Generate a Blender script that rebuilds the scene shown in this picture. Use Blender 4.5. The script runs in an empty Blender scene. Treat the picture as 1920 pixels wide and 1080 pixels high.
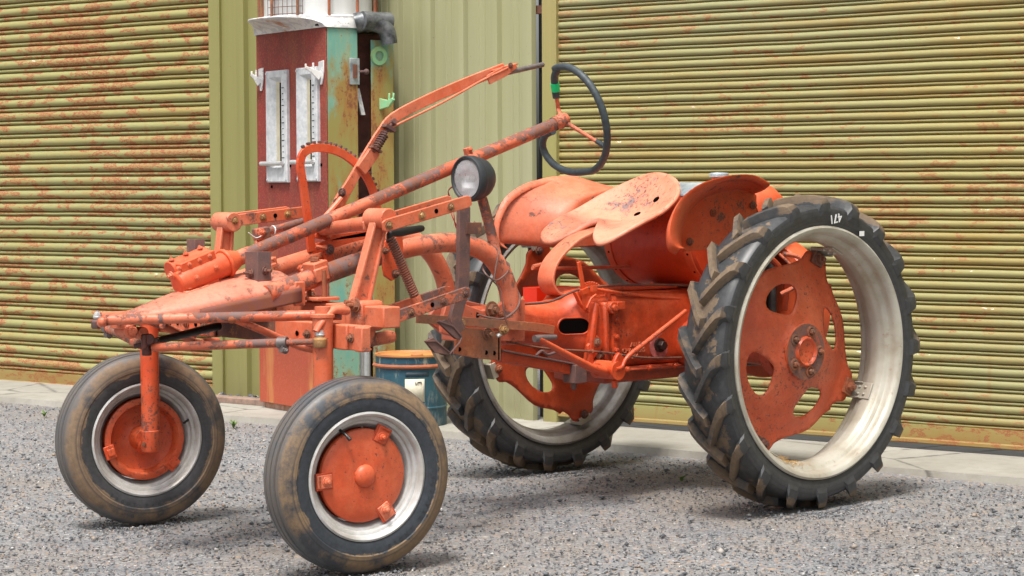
import bpy, math, random
import numpy as np
from mathutils import Vector, Matrix, noise as mnoise
from mathutils.geometry import delaunay_2d_cdt
random.seed(7)
V = Vector
R = math.radians
PI = math.pi
sin, cos = math.sin, math.cos
scene = bpy.context.scene
col = scene.collection

# ------------------------------------------------------------------ camera (solved from the photograph)
CAM = V((-3.421, -5.1332, 1.0535)); YAW = 0.7154; PIT = -0.0501; ROL = -0.0043; FPX = 3979.04
fw = V((cos(PIT) * sin(YAW), cos(PIT) * cos(YAW), sin(PIT)))
rt0 = V((cos(YAW), -sin(YAW), 0)); up0 = rt0.cross(fw)
rt = rt0 * cos(ROL) + up0 * sin(ROL); upv = -rt0 * sin(ROL) + up0 * cos(ROL)
cd = bpy.data.cameras.new('camera'); cam = bpy.data.objects.new('camera', cd); col.objects.link(cam)
cam.matrix_world = Matrix(((rt.x, upv.x, -fw.x, CAM.x), (rt.y, upv.y, -fw.y, CAM.y), (rt.z, upv.z, -fw.z, CAM.z), (0, 0, 0, 1)))
cd.sensor_width = 36; cd.lens = FPX / 1920 * 36; cd.clip_end = 400; cd.clip_start = .05
scene.camera = cam


def ray(u, v): return fw + rt * ((u - 960) / FPX) - upv * ((v - 540) / FPX)
def ax(u, v, x): d = ray(u, v); return CAM + d * ((x - CAM.x) / d.x)
def ay(u, v, y): d = ray(u, v); return CAM + d * ((y - CAM.y) / d.y)
def az(u, v, z): d = ray(u, v); return CAM + d * ((z - CAM.z) / d.z)


# building wall frame: s along the wall (to the right), h up, o out of the wall
WA = 1.3374; WD = 2.9883
wdr = V((cos(WA), -sin(WA), 0)); wn = V((sin(WA), cos(WA), 0))
def W(s, h, o=0.): return wn * (WD - o) + wdr * s + V((0, 0, h))
def aw(u, v, o=0.):
    d = ray(u, v); p = CAM + d * ((WD - o - CAM.dot(wn)) / d.dot(wn)); return p
def ws(u, v, o=0.): return aw(u, v, o).dot(wdr)


# ------------------------------------------------------------------ materials
class NT:
    def __init__(s, name):
        s.m = bpy.data.materials.new(name); s.m.use_nodes = True; s.t = s.m.node_tree; s.t.nodes.clear()
        s.out = s.t.nodes.new('ShaderNodeOutputMaterial'); s.co = s.t.nodes.new('ShaderNodeTexCoord').outputs['Object']
        s.b = s.t.nodes.new('ShaderNodeBsdfPrincipled'); s.t.links.new(s.b.outputs[0], s.out.inputs[0])
    def L(s, a, b):
        if hasattr(a, 'is_output'): s.t.links.new(a, b)
        else: b.default_value = a
    def mapc(s, scale=(1, 1, 1), rot=(0, 0, 0), loc=(0, 0, 0), co=None):
        n = s.t.nodes.new('ShaderNodeMapping'); s.L(co or s.co, n.inputs[0]); n.inputs['Scale'].default_value = scale
        n.inputs['Rotation'].default_value = rot; n.inputs['Location'].default_value = loc; return n.outputs[0]
    def noise(s, scale, detail=4, rough=.6, co=None, dist=0.):
        n = s.t.nodes.new('ShaderNodeTexNoise'); s.L(co or s.co, n.inputs['Vector']); n.inputs['Scale'].default_value = scale
        n.inputs['Detail'].default_value = detail; n.inputs['Roughness'].default_value = rough; n.inputs['Distortion'].default_value = dist
        return n.outputs['Fac']
    def voro(s, scale, co=None, feature='F1', out='Distance', rnd=1.):
        n = s.t.nodes.new('ShaderNodeTexVoronoi'); n.feature = feature; s.L(co or s.co, n.inputs['Vector']); n.inputs['Scale'].default_value = scale
        n.inputs['Randomness'].default_value = rnd
        return n.outputs[out]
    def ramp(s, f, stops, interp='LINEAR'):
        n = s.t.nodes.new('ShaderNodeValToRGB'); s.L(f, n.inputs[0]); e = n.color_ramp.elements; n.color_ramp.interpolation = interp
        while len(e) < len(stops): e.new(.5)
        for i, (p, c) in enumerate(stops):
            e[i].position = p; e[i].color = (c, c, c, 1) if isinstance(c, (int, float)) else (*c, 1)
        return n.outputs[0]
    def mix(s, f, a, b, mode='MIX'):
        n = s.t.nodes.new('ShaderNodeMix'); n.data_type = 'RGBA'; n.blend_type = mode; s.L(f, n.inputs[0])
        for k, x in ((6, a), (7, b)):
            if isinstance(x, tuple): n.inputs[k].default_value = (*x[:3], 1)
            else: s.L(x, n.inputs[k])
        return n.outputs[2]
    def math(s, op, a, b=0., c=None, clamp=False):
        n = s.t.nodes.new('ShaderNodeMath'); n.operation = op; n.use_clamp = clamp; s.L(a, n.inputs[0]); s.L(b, n.inputs[1])
        if c is not None: s.L(c, n.inputs[2])
        return n.outputs[0]
    def sep(s, co=None):
        n = s.t.nodes.new('ShaderNodeSeparateXYZ'); s.L(co or s.co, n.inputs[0]); return n.outputs
    def bump(s, h, strength=.3, dist=.01, nrm=None):
        n = s.t.nodes.new('ShaderNodeBump'); s.L(h, n.inputs['Height']); n.inputs['Strength'].default_value = strength; n.inputs['Distance'].default_value = dist
        if nrm is not None: s.L(nrm, n.inputs['Normal'])
        return n.outputs[0]
    def fin(s, c, rough=.5, metal=0., nrm=None, **kw):
        if isinstance(c, tuple): c = (*c[:3], 1)
        s.L(c, s.b.inputs['Base Color']); s.L(rough, s.b.inputs['Roughness']); s.L(metal, s.b.inputs['Metallic'])
        if nrm is not None: s.L(nrm, s.b.inputs['Normal'])
        for k, v in kw.items(): s.L(v, s.b.inputs[k.replace('_', ' ')])
        return s.m


def paint(name, base, pale, chip=.5, palef=.5, grime=.35, chipc=(.13, .075, .07), rustc=(.22, .07, .03), r0=.42, up=0.):
    """old enamel: faded patches, rubbed-through spots down to primer with bleeding rust, dark pitting, greasy dust"""
    t = NT(name)
    big = t.noise(4.2, 5, .65); mid = t.noise(24, 9, .74, dist=.4); fine = t.noise(120, 4, .7); reg = t.noise(2.6, 2, .5, co=t.mapc(loc=(7, 2, 4)))
    g0 = t.t.nodes.new('ShaderNodeNewGeometry'); bl = t.math('MULTIPLY', t.sep(g0.outputs['Normal'])[2], .07)  # upward faces lean towards the pale tone
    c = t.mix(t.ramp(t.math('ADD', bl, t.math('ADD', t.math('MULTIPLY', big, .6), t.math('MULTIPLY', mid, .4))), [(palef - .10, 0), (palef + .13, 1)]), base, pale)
    dirt = t.ramp(t.math('ADD', t.math('MULTIPLY', t.noise(11, 7, .75), .7), t.math('MULTIPLY', reg, .3)), [(.44, 0), (.68, 1)])
    c = t.mix(t.math('MULTIPLY', dirt, grime), c, tuple(x * .38 for x in base[:3]))
    c = t.mix(t.math('MULTIPLY', t.ramp(fine, [(.48, 0), (.75, 1)]), .18 + grime * .25), c, tuple(x * .5 for x in base[:3]))
    f = t.math('ADD', t.math('MULTIPLY', mid, .50), t.math('MULTIPLY', t.noise(7, 5, .65, co=t.mapc(loc=(3, 5, 1))), .26))
    f = t.math('ADD', t.math('MULTIPLY', reg, .24), f)
    if up:
        g = t.t.nodes.new('ShaderNodeNewGeometry'); nz = t.sep(g.outputs['Normal'])[2]; f = t.math('ADD', f, t.math('MULTIPLY', nz, up))
    th = .665 - .13 * chip
    bleed = t.ramp(f, [(th - .055, 0), (th, 1)])
    c = t.mix(t.math('MULTIPLY', bleed, .45), c, (base[0] * .62, base[1] * .8, base[2] * .9))
    core = t.ramp(f, [(th - .002, 0), (th + .012, .8), (th + .03, 1)])
    c2 = t.mix(t.ramp(t.noise(45, 5, .7), [(.40, 0), (.62, 1)]), chipc, rustc)
    c = t.mix(core, c, c2)
    pit = t.ramp(t.math('ADD', t.math('MULTIPLY', t.noise(85, 4, .75), .68), t.math('MULTIPLY', reg, .32)), [(.585, 0), (.625, 1)])
    c = t.mix(t.math('MULTIPLY', pit, .8), c, (.085, .035, .025))
    h = t.math('SUBTRACT', t.math('MULTIPLY', mid, .3), t.math('MAXIMUM', core, t.math('MULTIPLY', pit, .5)))
    rough = t.math('ADD', t.math('MULTIPLY', core, .3), t.math('MULTIPLY_ADD', big, .3, r0 - .08), clamp=True)
    return t.fin(c, rough, 0, t.bump(h, .5, .0018))


def plain(name, c, rough=.5, metal=0., var=.25, sc=20, c2=None, bmp=.1):
    t = NT(name); n = t.noise(sc, 6, .65)
    c2 = c2 or tuple(x * (1 - var) for x in c)
    return t.fin(t.mix(t.ramp(n, [(.35, 0), (.65, 1)]), c, c2), t.math('MULTIPLY_ADD', n, .3, rough - .15), metal, t.bump(n, bmp, .002))


def rusty(name, c1=(.2, .075, .04), c2=(.1, .05, .045), c3=(.36, .16, .06), sc=30, rough=.8):
    t = NT(name); n = t.noise(sc, 7, .7); m = t.noise(sc * .3, 4, .6); f = t.noise(sc * 6, 3, .7)
    c = t.mix(t.ramp(m, [(.4, 0), (.6, 1)]), c1, c2); c = t.mix(t.ramp(n, [(.55, 0), (.68, 1)]), c, c3)
    c = t.mix(t.math('MULTIPLY', t.ramp(f, [(.5, 0), (.75, 1)]), .5), c, (.05, .03, .028))
    return t.fin(c, rough, .1, t.bump(t.math('ADD', n, f), .5, .001))


M = {}
ORB = (.62, .070, .016); ORP = (.68, .15, .06)
M['orange'] = paint('weathered orange paint', ORB, ORP, .6, .55, .25)
M['faded'] = paint('sun-faded orange paint', (.62, .112, .040), (.70, .225, .125), .86, .49, .5)
M['column'] = paint('worn column paint', (.61, .10, .034), (.70, .225, .13), 1.22, .48, .45, chipc=(.15, .095, .09), up=.03)
M['casting'] = paint('oily casting paint', (.60, .066, .014), (.68, .15, .06), .35, .58, 1.0, rustc=(.15, .04, .015))
M['wheelpaint'] = paint('wheel centre paint', (.60, .085, .024), (.66, .165, .075), .22, .56, .5, r0=.38)
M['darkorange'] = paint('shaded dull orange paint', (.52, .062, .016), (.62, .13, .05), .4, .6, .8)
M['seatpaint'] = paint('seat paint', (.67, .175, .085), (.74, .31, .20), .55, .47, .2, chipc=(.24, .19, .19), rustc=(.22, .13, .12), up=.02)
M['tankpaint'] = paint('tank paint', (.62, .055, .012), (.70, .12, .04), .0, .62, .5, r0=.3)
M['newred'] = plain('fresh red-orange paint', (.80, .03, .006), .35, 0, .05)
M['rust'] = rusty('brown rust')
M['rustpurple'] = rusty('purple brown rusty bar', (.17, .085, .07), (.12, .07, .065), (.24, .11, .07), 40)
M['rustplate'] = rusty('orange rusty plate', (.36, .10, .04), (.2, .09, .05), (.45, .17, .07), 16)
M['bolt'] = rusty('rusty bolt', (.3, .09, .04), (.16, .09, .06), (.42, .16, .06), 60)
M['boltgold'] = rusty('yellow plated bolt', (.38, .2, .07), (.2, .1, .05), (.5, .3, .12), 60, .5)
M['steel'] = plain('worn bare steel', (.24, .20, .19), .5, .6, .4, 40)
M['black'] = plain('black grease', (.012, .012, .012), .45, 0, .3, 40)
M['bezel'] = plain('black rubber housing', (.032, .037, .042), .5, 0, .2, 20)
M['wheelrubber'] = plain('dark steering rim rubber', (.045, .06, .068), .55, 0, .35, 60)
M['green'] = plain('bright green tape', (.0, .62, .20), .5)
M['wire'] = plain('brown wire', (.16, .09, .075), .6)
M['redwire'] = plain('red wire', (.4, .02, .02), .6)
M['galv'] = plain('unpainted tank top', (.22, .27, .30), .45, .5, .5, 18, (.55, .6, .62), .3)
t = NT('dark interior'); t.fin((.004, .003, .003), 1., Specular_IOR_Level=0.); M['dark'] = t.m
M['engine'] = plain('oily engine metal', (.09, .085, .08), .5, .4, .7, 18, (.02, .02, .02), .5)
M['white'] = plain('white chalk paint', (.8, .8, .78), .7)
M['alu'] = plain('dull aluminium', (.62, .63, .63), .4, .5, .2, 30)


def rimmat():
    t = NT('dirty silver rim paint'); a = t.noise(9, 5, .6); b = t.noise(40, 6, .7)
    c = t.mix(t.ramp(a, [(.4, 0), (.65, 1)]), (.46, .44, .375), (.33, .295, .225))
    c = t.mix(t.math('MULTIPLY', t.ramp(b, [(.6, 0), (.7, 1)]), .55), c, (.25, .15, .09))
    return t.fin(c, .42, .15, t.bump(b, .12, .001))
M['rim'] = rimmat(); M['farrim'] = plain('shaded grey rim paint', (.30, .295, .28), .5, .15, .35, 16, (.19, .17, .14)); M['frim'] = plain('silver rim paint', (.54, .54, .53), .38, .15, .3, 14, (.36, .345, .31))  # far rear rim: darker grey copy with its shade put into the colour


def tyremat(name, base, dust, amt, centre, axis, rdust=None):
    """rubber; dried mud lies in a ragged band of the tread (radius from the wheel centre)"""
    t = NT(name)
    n = t.noise(11, 6, .68); f = t.noise(60, 5, .7); g = t.noise(4, 3, .5)
    c = t.mix(t.ramp(f, [(.3, 0), (.75, 1)]), base, tuple(x * 1.9 + .004 for x in base))
    m = t.ramp(n, [(.62 - amt * .25, 0), (.72 - amt * .22, 1)])
    if rdust:
        sub = t.t.nodes.new('ShaderNodeVectorMath'); sub.operation = 'SUBTRACT'; t.L(t.co, sub.inputs[0]); sub.inputs[1].default_value = centre
        cr = t.t.nodes.new('ShaderNodeVectorMath'); cr.operation = 'CROSS_PRODUCT'; t.L(sub.outputs[0], cr.inputs[0]); cr.inputs[1].default_value = axis
        ln = t.t.nodes.new('ShaderNodeVectorMath'); ln.operation = 'LENGTH'; t.L(cr.outputs[0], ln.inputs[0])
        rr = t.math('ADD', ln.outputs[1], t.math('MULTIPLY', t.math('SUBTRACT', n, .5), .06))
        cx1 = t.t.nodes.new('ShaderNodeCombineXYZ'); t.L(t.math('MULTIPLY', ln.outputs[1], 130.), cx1.inputs[0]); ringn = t.noise(1., 3, .6, co=cx1.outputs[0])
        lo, hi, full = rdust
        band = t.ramp(t.math('MULTIPLY', t.math('SUBTRACT', rr, lo), 1 / (full - lo)), [(0, 0), (.04, 1), (hi * .82, 1), (hi, .25)])
        m = t.math('MULTIPLY', band, t.ramp(t.math('ADD', t.math('MULTIPLY', n, .5), t.math('MULTIPLY', g, .5)), [(.43, .04), (.50, 1)])); m = t.math('MULTIPLY', m, t.ramp(ringn, [(.34, .35), (.52, 1)])); gt_ = t.ramp(t.math('MULTIPLY', t.math('SUBTRACT', rr, lo), 1 / (full - lo)), [(.60, 0), (.72, 1)]); c = t.mix(t.math('MULTIPLY', gt_, .6 if full < .4 else 0), c, (.10, .105, .112)); c = t.mix(t.math('MULTIPLY', t.ramp(ringn, [(.35, 1), (.45, 0)]), .5), c, (.012, .012, .013))
    c = t.mix(t.math('MULTIPLY', m, .85), c, t.mix(t.ramp(f, [(.35, 0), (.7, 1)]), dust, tuple(x * .6 for x in dust)))
    return t.fin(c, t.math('MULTIPLY_ADD', m, .38, .42), 0, t.bump(t.math('ADD', f, t.math('MULTIPLY', m, .5)), .3, .001))


def cbd(t, al, z):
    n = t.t.nodes.new('ShaderNodeCombineXYZ'); t.L(t.math('MULTIPLY', al, 22.), n.inputs[0]); t.L(t.math('MULTIPLY', z, 1.3), n.inputs[2]); return n.outputs[0]


def shuttermat(name, base, base2, amt, period, z0):
    """painted roller slats: blistered rust in each slat, rusty seams, few flakes of bare bright primer"""
    t = NT(name); x, y, z = t.sep()
    al = t.math('ADD', t.math('MULTIPLY', x, wdr.x), t.math('MULTIPLY', y, wdr.y))
    row = t.math('FLOOR', t.math('DIVIDE', t.math('SUBTRACT', z, z0), period))
    fr = t.math('FRACT', t.math('DIVIDE', t.math('SUBTRACT', z, z0), period))
    cb = t.t.nodes.new('ShaderNodeCombineXYZ')
    t.L(t.math('MULTIPLY', al, .6), cb.inputs[0]); t.L(t.math('MULTIPLY', row, 3.17), cb.inputs[1]); t.L(t.math('MULTIPLY', z, 1.6), cb.inputs[2]); v = cb.outputs[0]
    cb2 = t.t.nodes.new('ShaderNodeCombineXYZ'); t.L(t.math('MULTIPLY', al, .25), cb2.inputs[0]); t.L(t.math('MULTIPLY', z, .6), cb2.inputs[2]); v2 = cb2.outputs[0]
    region = t.noise(4.5, 4, .65, co=v2, dist=.3)
    n = t.noise(16, 6, .72, co=v); f = t.noise(75, 4, .7, co=v)
    c = t.mix(t.ramp(t.noise(1.3, 3, .5, co=v2), [(.35, 0), (.65, 1)]), base, base2)
    s = t.math('ADD', t.math('MULTIPLY', n, .62), t.math('MULTIPLY', region, .38))
    s = t.math('ADD', s, t.math('MULTIPLY', f, .12))
    th = .668 - .078 * amt; pink = min(1, .35 + .65 * amt)
    stain = t.ramp(s, [(th - .05, 0), (th + .02, 1)])
    soft = t.math('MULTIPLY', t.ramp(t.noise(3.0, 5, .7, co=v), [(.48, 0), (.66, 1)]), .55); c = t.mix(soft, c, (.30, .185, .045)); c = t.mix(t.math('MULTIPLY', stain, .6 * pink), c, (.34, .225, .08))
    ring = t.ramp(s, [(th - .006, 0), (th + .004, 1), (th + .022, 1), (th + .040, .15), (th + .065, .15), (th + .085, 1)])
    c = t.mix(t.math('MULTIPLY', ring, min(1, .95 * pink)), c, t.mix(t.ramp(f, [(.4, 0), (.6, 1)]), (.25, .055, .022), (.32, .10, .04)))
    prim = t.math('MULTIPLY', t.ramp(t.noise(9, 5, .8, co=v), [(.665, 0), (.67, 1)]), t.ramp(fr, [(.76, 0), (.80, 1), (.9, 1), (.93, 0)]))
    c = t.mix(t.math('MULTIPLY', prim, .85), c, (.85, .76, .66))
    # rusty seams at the foot and at the top of each slat
    seam = t.math('ADD', t.ramp(fr, [(.0, 1), (.06, .15), (.09, 0)]), t.ramp(fr, [(.28, 0), (.31, .9), (.36, .8), (.42, 0)]), clamp=True)
    seam = t.math('MULTIPLY', seam, t.ramp(t.math('ADD', t.math('MULTIPLY', n, .6), t.math('MULTIPLY', region, .4)), [(.3, .55), (.6, 1)]))
    c = t.mix(t.math('MULTIPLY', seam, .5 + .3 * min(amt, 1)), c, (.22, .095, .022))
    dr = t.noise(1., 4, .7, co=t.mapc((1, 1, 1), co=cbd(t, al, z))); c = t.mix(t.math('MULTIPLY', t.ramp(dr, [(.60, 0), (.70, 1)]), .35 * pink + .12), c, (.27, .13, .04))
    # drips
    return t.fin(c, t.math('MULTIPLY_ADD', ring, .3, .5), 0, t.bump(t.math('ADD', t.math('MULTIPLY', f, .4), ring), .2, .001))


def cladmat(name, a, b):
    t = NT(name); n = t.noise(1.6, 3, .5, co=t.mapc((1, 1, .25))); st = t.noise(14, 4, .6, co=t.mapc((1, 1, .03)))
    c = t.mix(t.ramp(n, [(.38, 0), (.62, 1)]), a, b)
    c = t.mix(t.math('MULTIPLY', t.ramp(st, [(.45, 0), (.75, 1)]), .35), c, tuple(x * .6 for x in a))
    c = t.mix(t.math('MULTIPLY', t.ramp(t.noise(60, 3, .7), [(.7, 0), (.74, 1)]), .6), c, (.1, .09, .05))
    z = t.sep()[2]
    lowdirt = t.math('MULTIPLY', t.ramp(z, [(.0, 1), (.16, .35), (.45, 0)]), t.ramp(t.noise(9, 5, .7), [(.3, .3), (.7, 1)]))
    c = t.mix(t.math('MULTIPLY', lowdirt, .5), c, (.17, .14, .08))
    return t.fin(c, .42, .1)


def gravelmat():
    t = NT('gravel'); n = t.noise(.9, 4, .55); n2 = t.noise(3.5, 4, .6)
    warp = t.mapc()
    vc = t.voro(115, out='Color'); vd = t.voro(115); vc2 = t.voro(340, out='Color'); vd2 = t.voro(340)
    hue = t.t.nodes.new('ShaderNodeSeparateColor'); t.L(vc, hue.inputs[0]); a = hue.outputs[0]; b = hue.outputs[1]
    hue2 = t.t.nodes.new('ShaderNodeSeparateColor'); t.L(vc2, hue2.inputs[0])
    g = t.ramp(a, [(0, (.075, .079, .088)), (.3, (.135, .141, .156)), (.6, (.185, .190, .203)), (.88, (.255, .257, .262)), (1, (.45, .44, .42))])
    g2 = t.ramp(hue2.outputs[0], [(0, (.11, .113, .122)), (.5, (.20, .203, .212)), (1, (.32, .315, .305))])
    c = t.mix(t.ramp(b, [(.45, 0), (.5, 1)]), g, g2)
    c = t.mix(t.ramp(hue.outputs[2], [(.93, 0), (.94, 1)]), c, (.36, .24, .15))
    c = t.mix(t.math('MULTIPLY', t.ramp(t.math('ADD', t.math('MULTIPLY', n, .6), t.math('MULTIPLY', n2, .4)), [(.46, 0), (.66, 1)]), .55), c, (.20, .16, .12))
    c = t.mix(t.math('MULTIPLY', t.ramp(n2, [(.35, 1), (.5, 0)]), .35), c, (.10, .10, .105))
    h = t.math('ADD', t.math('MULTIPLY', vd, -1), t.math('MULTIPLY', vd2, -.5))
    return t.fin(c, .85, 0, t.bump(h, .5, .0035))


def stonemat():
    t = NT('loose stones'); g = t.t.nodes.new('ShaderNodeNewGeometry'); r = g.outputs['Random Per Island']
    c = t.ramp(r, [(0, (.085, .09, .1)), (.3, (.145, .152, .168)), (.6, (.20, .205, .218)), (.86, (.27, .27, .272)), (.94, (.42, .32, .24)), (.975, (.50, .49, .47)), (1, (.72, .71, .68))])
    return t.fin(t.mix(.35, c, t.mix(t.noise(150, 3), (.1, .1, .1), (.5, .48, .46)), 'MULTIPLY'), .8)


def concretemat():
    t = NT('concrete'); a = t.noise(2.2, 5, .6); b = t.noise(70, 5, .7); d = t.noise(14, 5, .7)
    c = t.mix(t.ramp(a, [(.35, 0), (.65, 1)]), (.34, .325, .285), (.265, .25, .215))
    c = t.mix(t.math('MULTIPLY', t.ramp(d, [(.46, 0), (.66, 1)]), .5), c, (.22, .20, .165))
    c = t.mix(t.math('MULTIPLY', t.ramp(b, [(.6, 0), (.7, 1)]), .4), c, (.2, .19, .17)); ck = t.voro(1.1, co=t.mapc((1, 1, 1)), feature='DISTANCE_TO_EDGE'); ck = t.math('ADD', ck, t.math('MULTIPLY', t.math('SUBTRACT', t.noise(9, 5, .7), .5), .05)); c = t.mix(t.ramp(ck, [(.0, .8), (.010, 0)]), c, (.09, .085, .075))
    return t.fin(c, .85, 0, t.bump(t.math('ADD', b, d), .25, .002))


# ------------------------------------------------------------------ mesh builder
def perp(d):
    a = V((0, 0, 1)) if abs(d.z) < .9 else V((1, 0, 0)); x = d.cross(a).normalized(); return x, d.cross(x).normalized()


def smoothpath(p, n=6, closed=False):
    p = [V(q) for q in p]; out = []; m = len(p)
    for i in range(m if closed else m - 1):
        a = p[(i - 1) % m] if closed or i else p[0]; b = p[i]; c = p[(i + 1) % m]; d = p[(i + 2) % m] if closed or i < m - 2 else p[-1]
        for k in range(n):
            s = k / n; out.append(.5 * ((2 * b) + (c - a) * s + (2 * a - 5 * b + 4 * c - d) * s * s + (3 * b - a - 3 * c + d) * s ** 3))
    if not closed: out.append(p[-1])
    return out


class MB:
    def __init__(s, T=None): s.v = []; s.f = []; s.T = T; s.m = []
    def mark(s): s.m.append((len(s.v), len(s.f))); return s
    def add(s, vs, fs):
        o = len(s.v)
        s.v += [s.T @ V(p) if s.T is not None else V(p) for p in vs]; s.f += [[i + o for i in f] for f in fs]; return s
    def grid(s, rows, cu=False, cv=False):
        n = len(rows); m = len(rows[0]); vs = [p for r in rows for p in r]; fs = []
        for i in range(n if cv else n - 1):
            for j in range(m if cu else m - 1):
                a = i * m + j; b = i * m + (j + 1) % m; c = ((i + 1) % n) * m + (j + 1) % m; d = ((i + 1) % n) * m + j; fs.append([a, b, c, d])
        return s.add(vs, fs)
    def tube(s, path, r, n=14, closed=False, cap=True, sq=None, updir=None):
        p = [V(q) for q in path]; m = len(p); rr = r if isinstance(r, (list, tuple)) else [r] * m
        if len(rr) != m: rr = [rr[0] + (rr[-1] - rr[0]) * i / (m - 1) for i in range(m)]
        tg = []
        for i in range(m):
            if closed: d = p[(i + 1) % m] - p[i - 1]
            else: d = p[min(i + 1, m - 1)] - p[max(i - 1, 0)]
            tg.append(d.normalized())
        x, y = perp(tg[0])
        if updir is not None: y = (V(updir) - tg[0] * V(updir).dot(tg[0])).normalized(); x = y.cross(tg[0])
        rows = []
        for i in range(m):
            x = (x - tg[i] * x.dot(tg[i])).normalized(); y = tg[i].cross(x)
            a, b = (rr[i], rr[i]) if sq is None else (rr[i] * sq[0], rr[i] * sq[1])
            rows.append([p[i] + x * (a * cos(2 * PI * k / n)) + y * (b * sin(2 * PI * k / n)) for k in range(n)])
        o = len(s.v); s.grid(rows, cu=True, cv=closed)
        if cap and not closed:
            s.f.append([o + k for k in range(n)][::-1]); s.f.append([o + (m - 1) * n + k for k in range(n)])
        return s
    def cyl(s, a, b, r, n=20, r2=None): return s.tube([a, b], [r, r2 if r2 is not None else r], n)
    def sweep(s, path, w, t, side, closed=False):
        """flat bar: w along `side`, t thick"""
        p = [V(q) for q in path]; m = len(p); rows = []; side = V(side).normalized()
        ww = w if isinstance(w, (list, tuple)) else [w] * m
        if len(ww) != m: ww = [ww[0] + (ww[-1] - ww[0]) * i / (m - 1) for i in range(m)]
        for i in range(m):
            d = ((p[(i + 1) % m] - p[i - 1]) if closed else (p[min(i + 1, m - 1)] - p[max(i - 1, 0)])).normalized()
            sd = (side - d * side.dot(d)).normalized(); nn = d.cross(sd)
            a = sd * ww[i] / 2; b = nn * t / 2
            rows.append([p[i] - a - b, p[i] + a - b, p[i] + a + b, p[i] - a + b])
        o = len(s.v); s.grid(rows, cu=True, cv=closed)
        if not closed: s.f.append([o, o + 1, o + 2, o + 3][::-1]); s.f.append([o + (m - 1) * 4 + k for k in range(4)])
        return s
    def box(s, c, sz, X=(1, 0, 0), Z=(0, 0, 1)):
        c = V(c); X = V(X).normalized(); Z = V(Z); Z = (Z - X * Z.dot(X)).normalized(); Y = Z.cross(X); q = []
        for dz in (-1, 1):
            for dx, dy in ((-1, -1), (1, -1), (1, 1), (-1, 1)): q.append(c + X * dx * sz[0] / 2 + Y * dy * sz[1] / 2 + Z * dz * sz[2] / 2)
        return s.add(q, [[3, 2, 1, 0], [4, 5, 6, 7], [0, 1, 5, 4], [1, 2, 6, 5], [2, 3, 7, 6], [3, 0, 4, 7]])
    def prism(s, pts, d):
        n = len(pts); d = V(d); q = [V(p) for p in pts] + [V(p) + d for p in pts]
        return s.add(q, [list(range(n))[::-1], [n + i for i in range(n)]] + [[i, (i + 1) % n, n + (i + 1) % n, n + i] for i in range(n)])
    def lathe(s, prof, c, axis, n=48, u=None, closed=False, capa=False, capb=False):
        """prof: (radius, height along axis)"""
        c = V(c); axis = V(axis).normalized(); x, y = perp(axis)
        rows = [[c + axis * h + (x * cos(2 * PI * k / n) + y * sin(2 * PI * k / n)) * r for k in range(n)] for r, h in prof]
        o = len(s.v); s.grid(rows, cu=True, cv=closed)
        if capa: s.f.append([o + k for k in range(n)])
        if capb: s.f.append([o + (len(prof) - 1) * n + k for k in range(n)][::-1])
        return s
    def bolt(s, p, d, r=.011, h=.009, stud=.5, washer=True, mk=True):
        if mk: s.mark()
        p = V(p); d = V(d).normalized(); x, y = perp(d); a0 = random.random() * 2
        if washer: s.cyl(p - d * .001, p + d * .0025, r * 1.35, 14)
        rows = [[p + d * hh + (x * cos(a0 + k * PI / 3) + y * sin(a0 + k * PI / 3)) * rr for k in range(6)] for hh, rr in ((0, r), (h * .85, r), (h, r * .88))]
        o = len(s.v); s.grid(rows, cu=True); s.f.append([o + 12 + k for k in range(6)])
        if stud: s.cyl(p + d * h * .9, p + d * (h + r * stud), r * .5, 10)
        return s
    def coil(s, a, b, Rr, r, turns, n=12):
        a = V(a); b = V(b); d = (b - a).normalized(); x, y = perp(d); pts = []
        for i in range(turns * n + 1):
            t = i / (turns * n); an = 2 * PI * i / n; pts.append(a.lerp(b, t) + (x * cos(an) + y * sin(an)) * Rr)
        return s.tube(pts, r, 7)
    def ball(s, c, r, n=14, sz=1.):
        return s.lathe([(max(r * sin(PI * i / 8), 1e-5), -r * sz * cos(PI * i / 8)) for i in range(9)], c, (0, 0, 1), n)


TAGS = []
PIECES = ('bolt', 'screw', 'hole', 'rivet', 'clamp_plate', 'valve_stem')
def build(name, mb, mat, parent=None, bevel=0., ang=35, solid=0., label=None, rootloc=None, sub=0):
    if len(mb.m) > 1 and any(k in name for k in PIECES):
        mk = mb.m + [(len(mb.v), len(mb.f))]; o = None
        for (a, fa), (b_, fb) in zip(mk[:-1], mk[1:]):
            q = MB(); q.v = mb.v[a:b_]; q.f = [[i - a for i in f] for f in mb.f[fa:fb]]
            o = build(name, q, mat, parent, bevel, ang, solid, label)
        return o
    me = bpy.data.meshes.new(name); me.from_pydata([tuple(p) for p in mb.v], [], mb.f); me.validate()
    me.shade_smooth(); me.set_sharp_from_angle(angle=R(ang))
    o = bpy.data.objects.new(name, me); col.objects.link(o); me.materials.append(M[mat] if isinstance(mat, str) else mat)
    if parent is not None:
        o.parent = parent
        if parent.type == 'EMPTY': o.location = -parent.location
    if sub: m = o.modifiers.new('subd', 'SUBSURF'); m.levels = m.render_levels = sub
    if solid: m = o.modifiers.new('solid', 'SOLIDIFY'); m.thickness = solid; m.offset = 0
    if bevel: m = o.modifiers.new('bevel', 'BEVEL'); m.width = bevel; m.segments = 2; m.limit_method = 'ANGLE'; m.angle_limit = R(40); m.use_clamp_overlap = True; m.harden_normals = False
    if label: o['label'] = label
    return o


def tag(o, label, cat, group=None, kind=None):
    o['label'] = label; o['category'] = cat
    if group: o['group'] = group
    if kind: o['kind'] = kind
    return o


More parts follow.
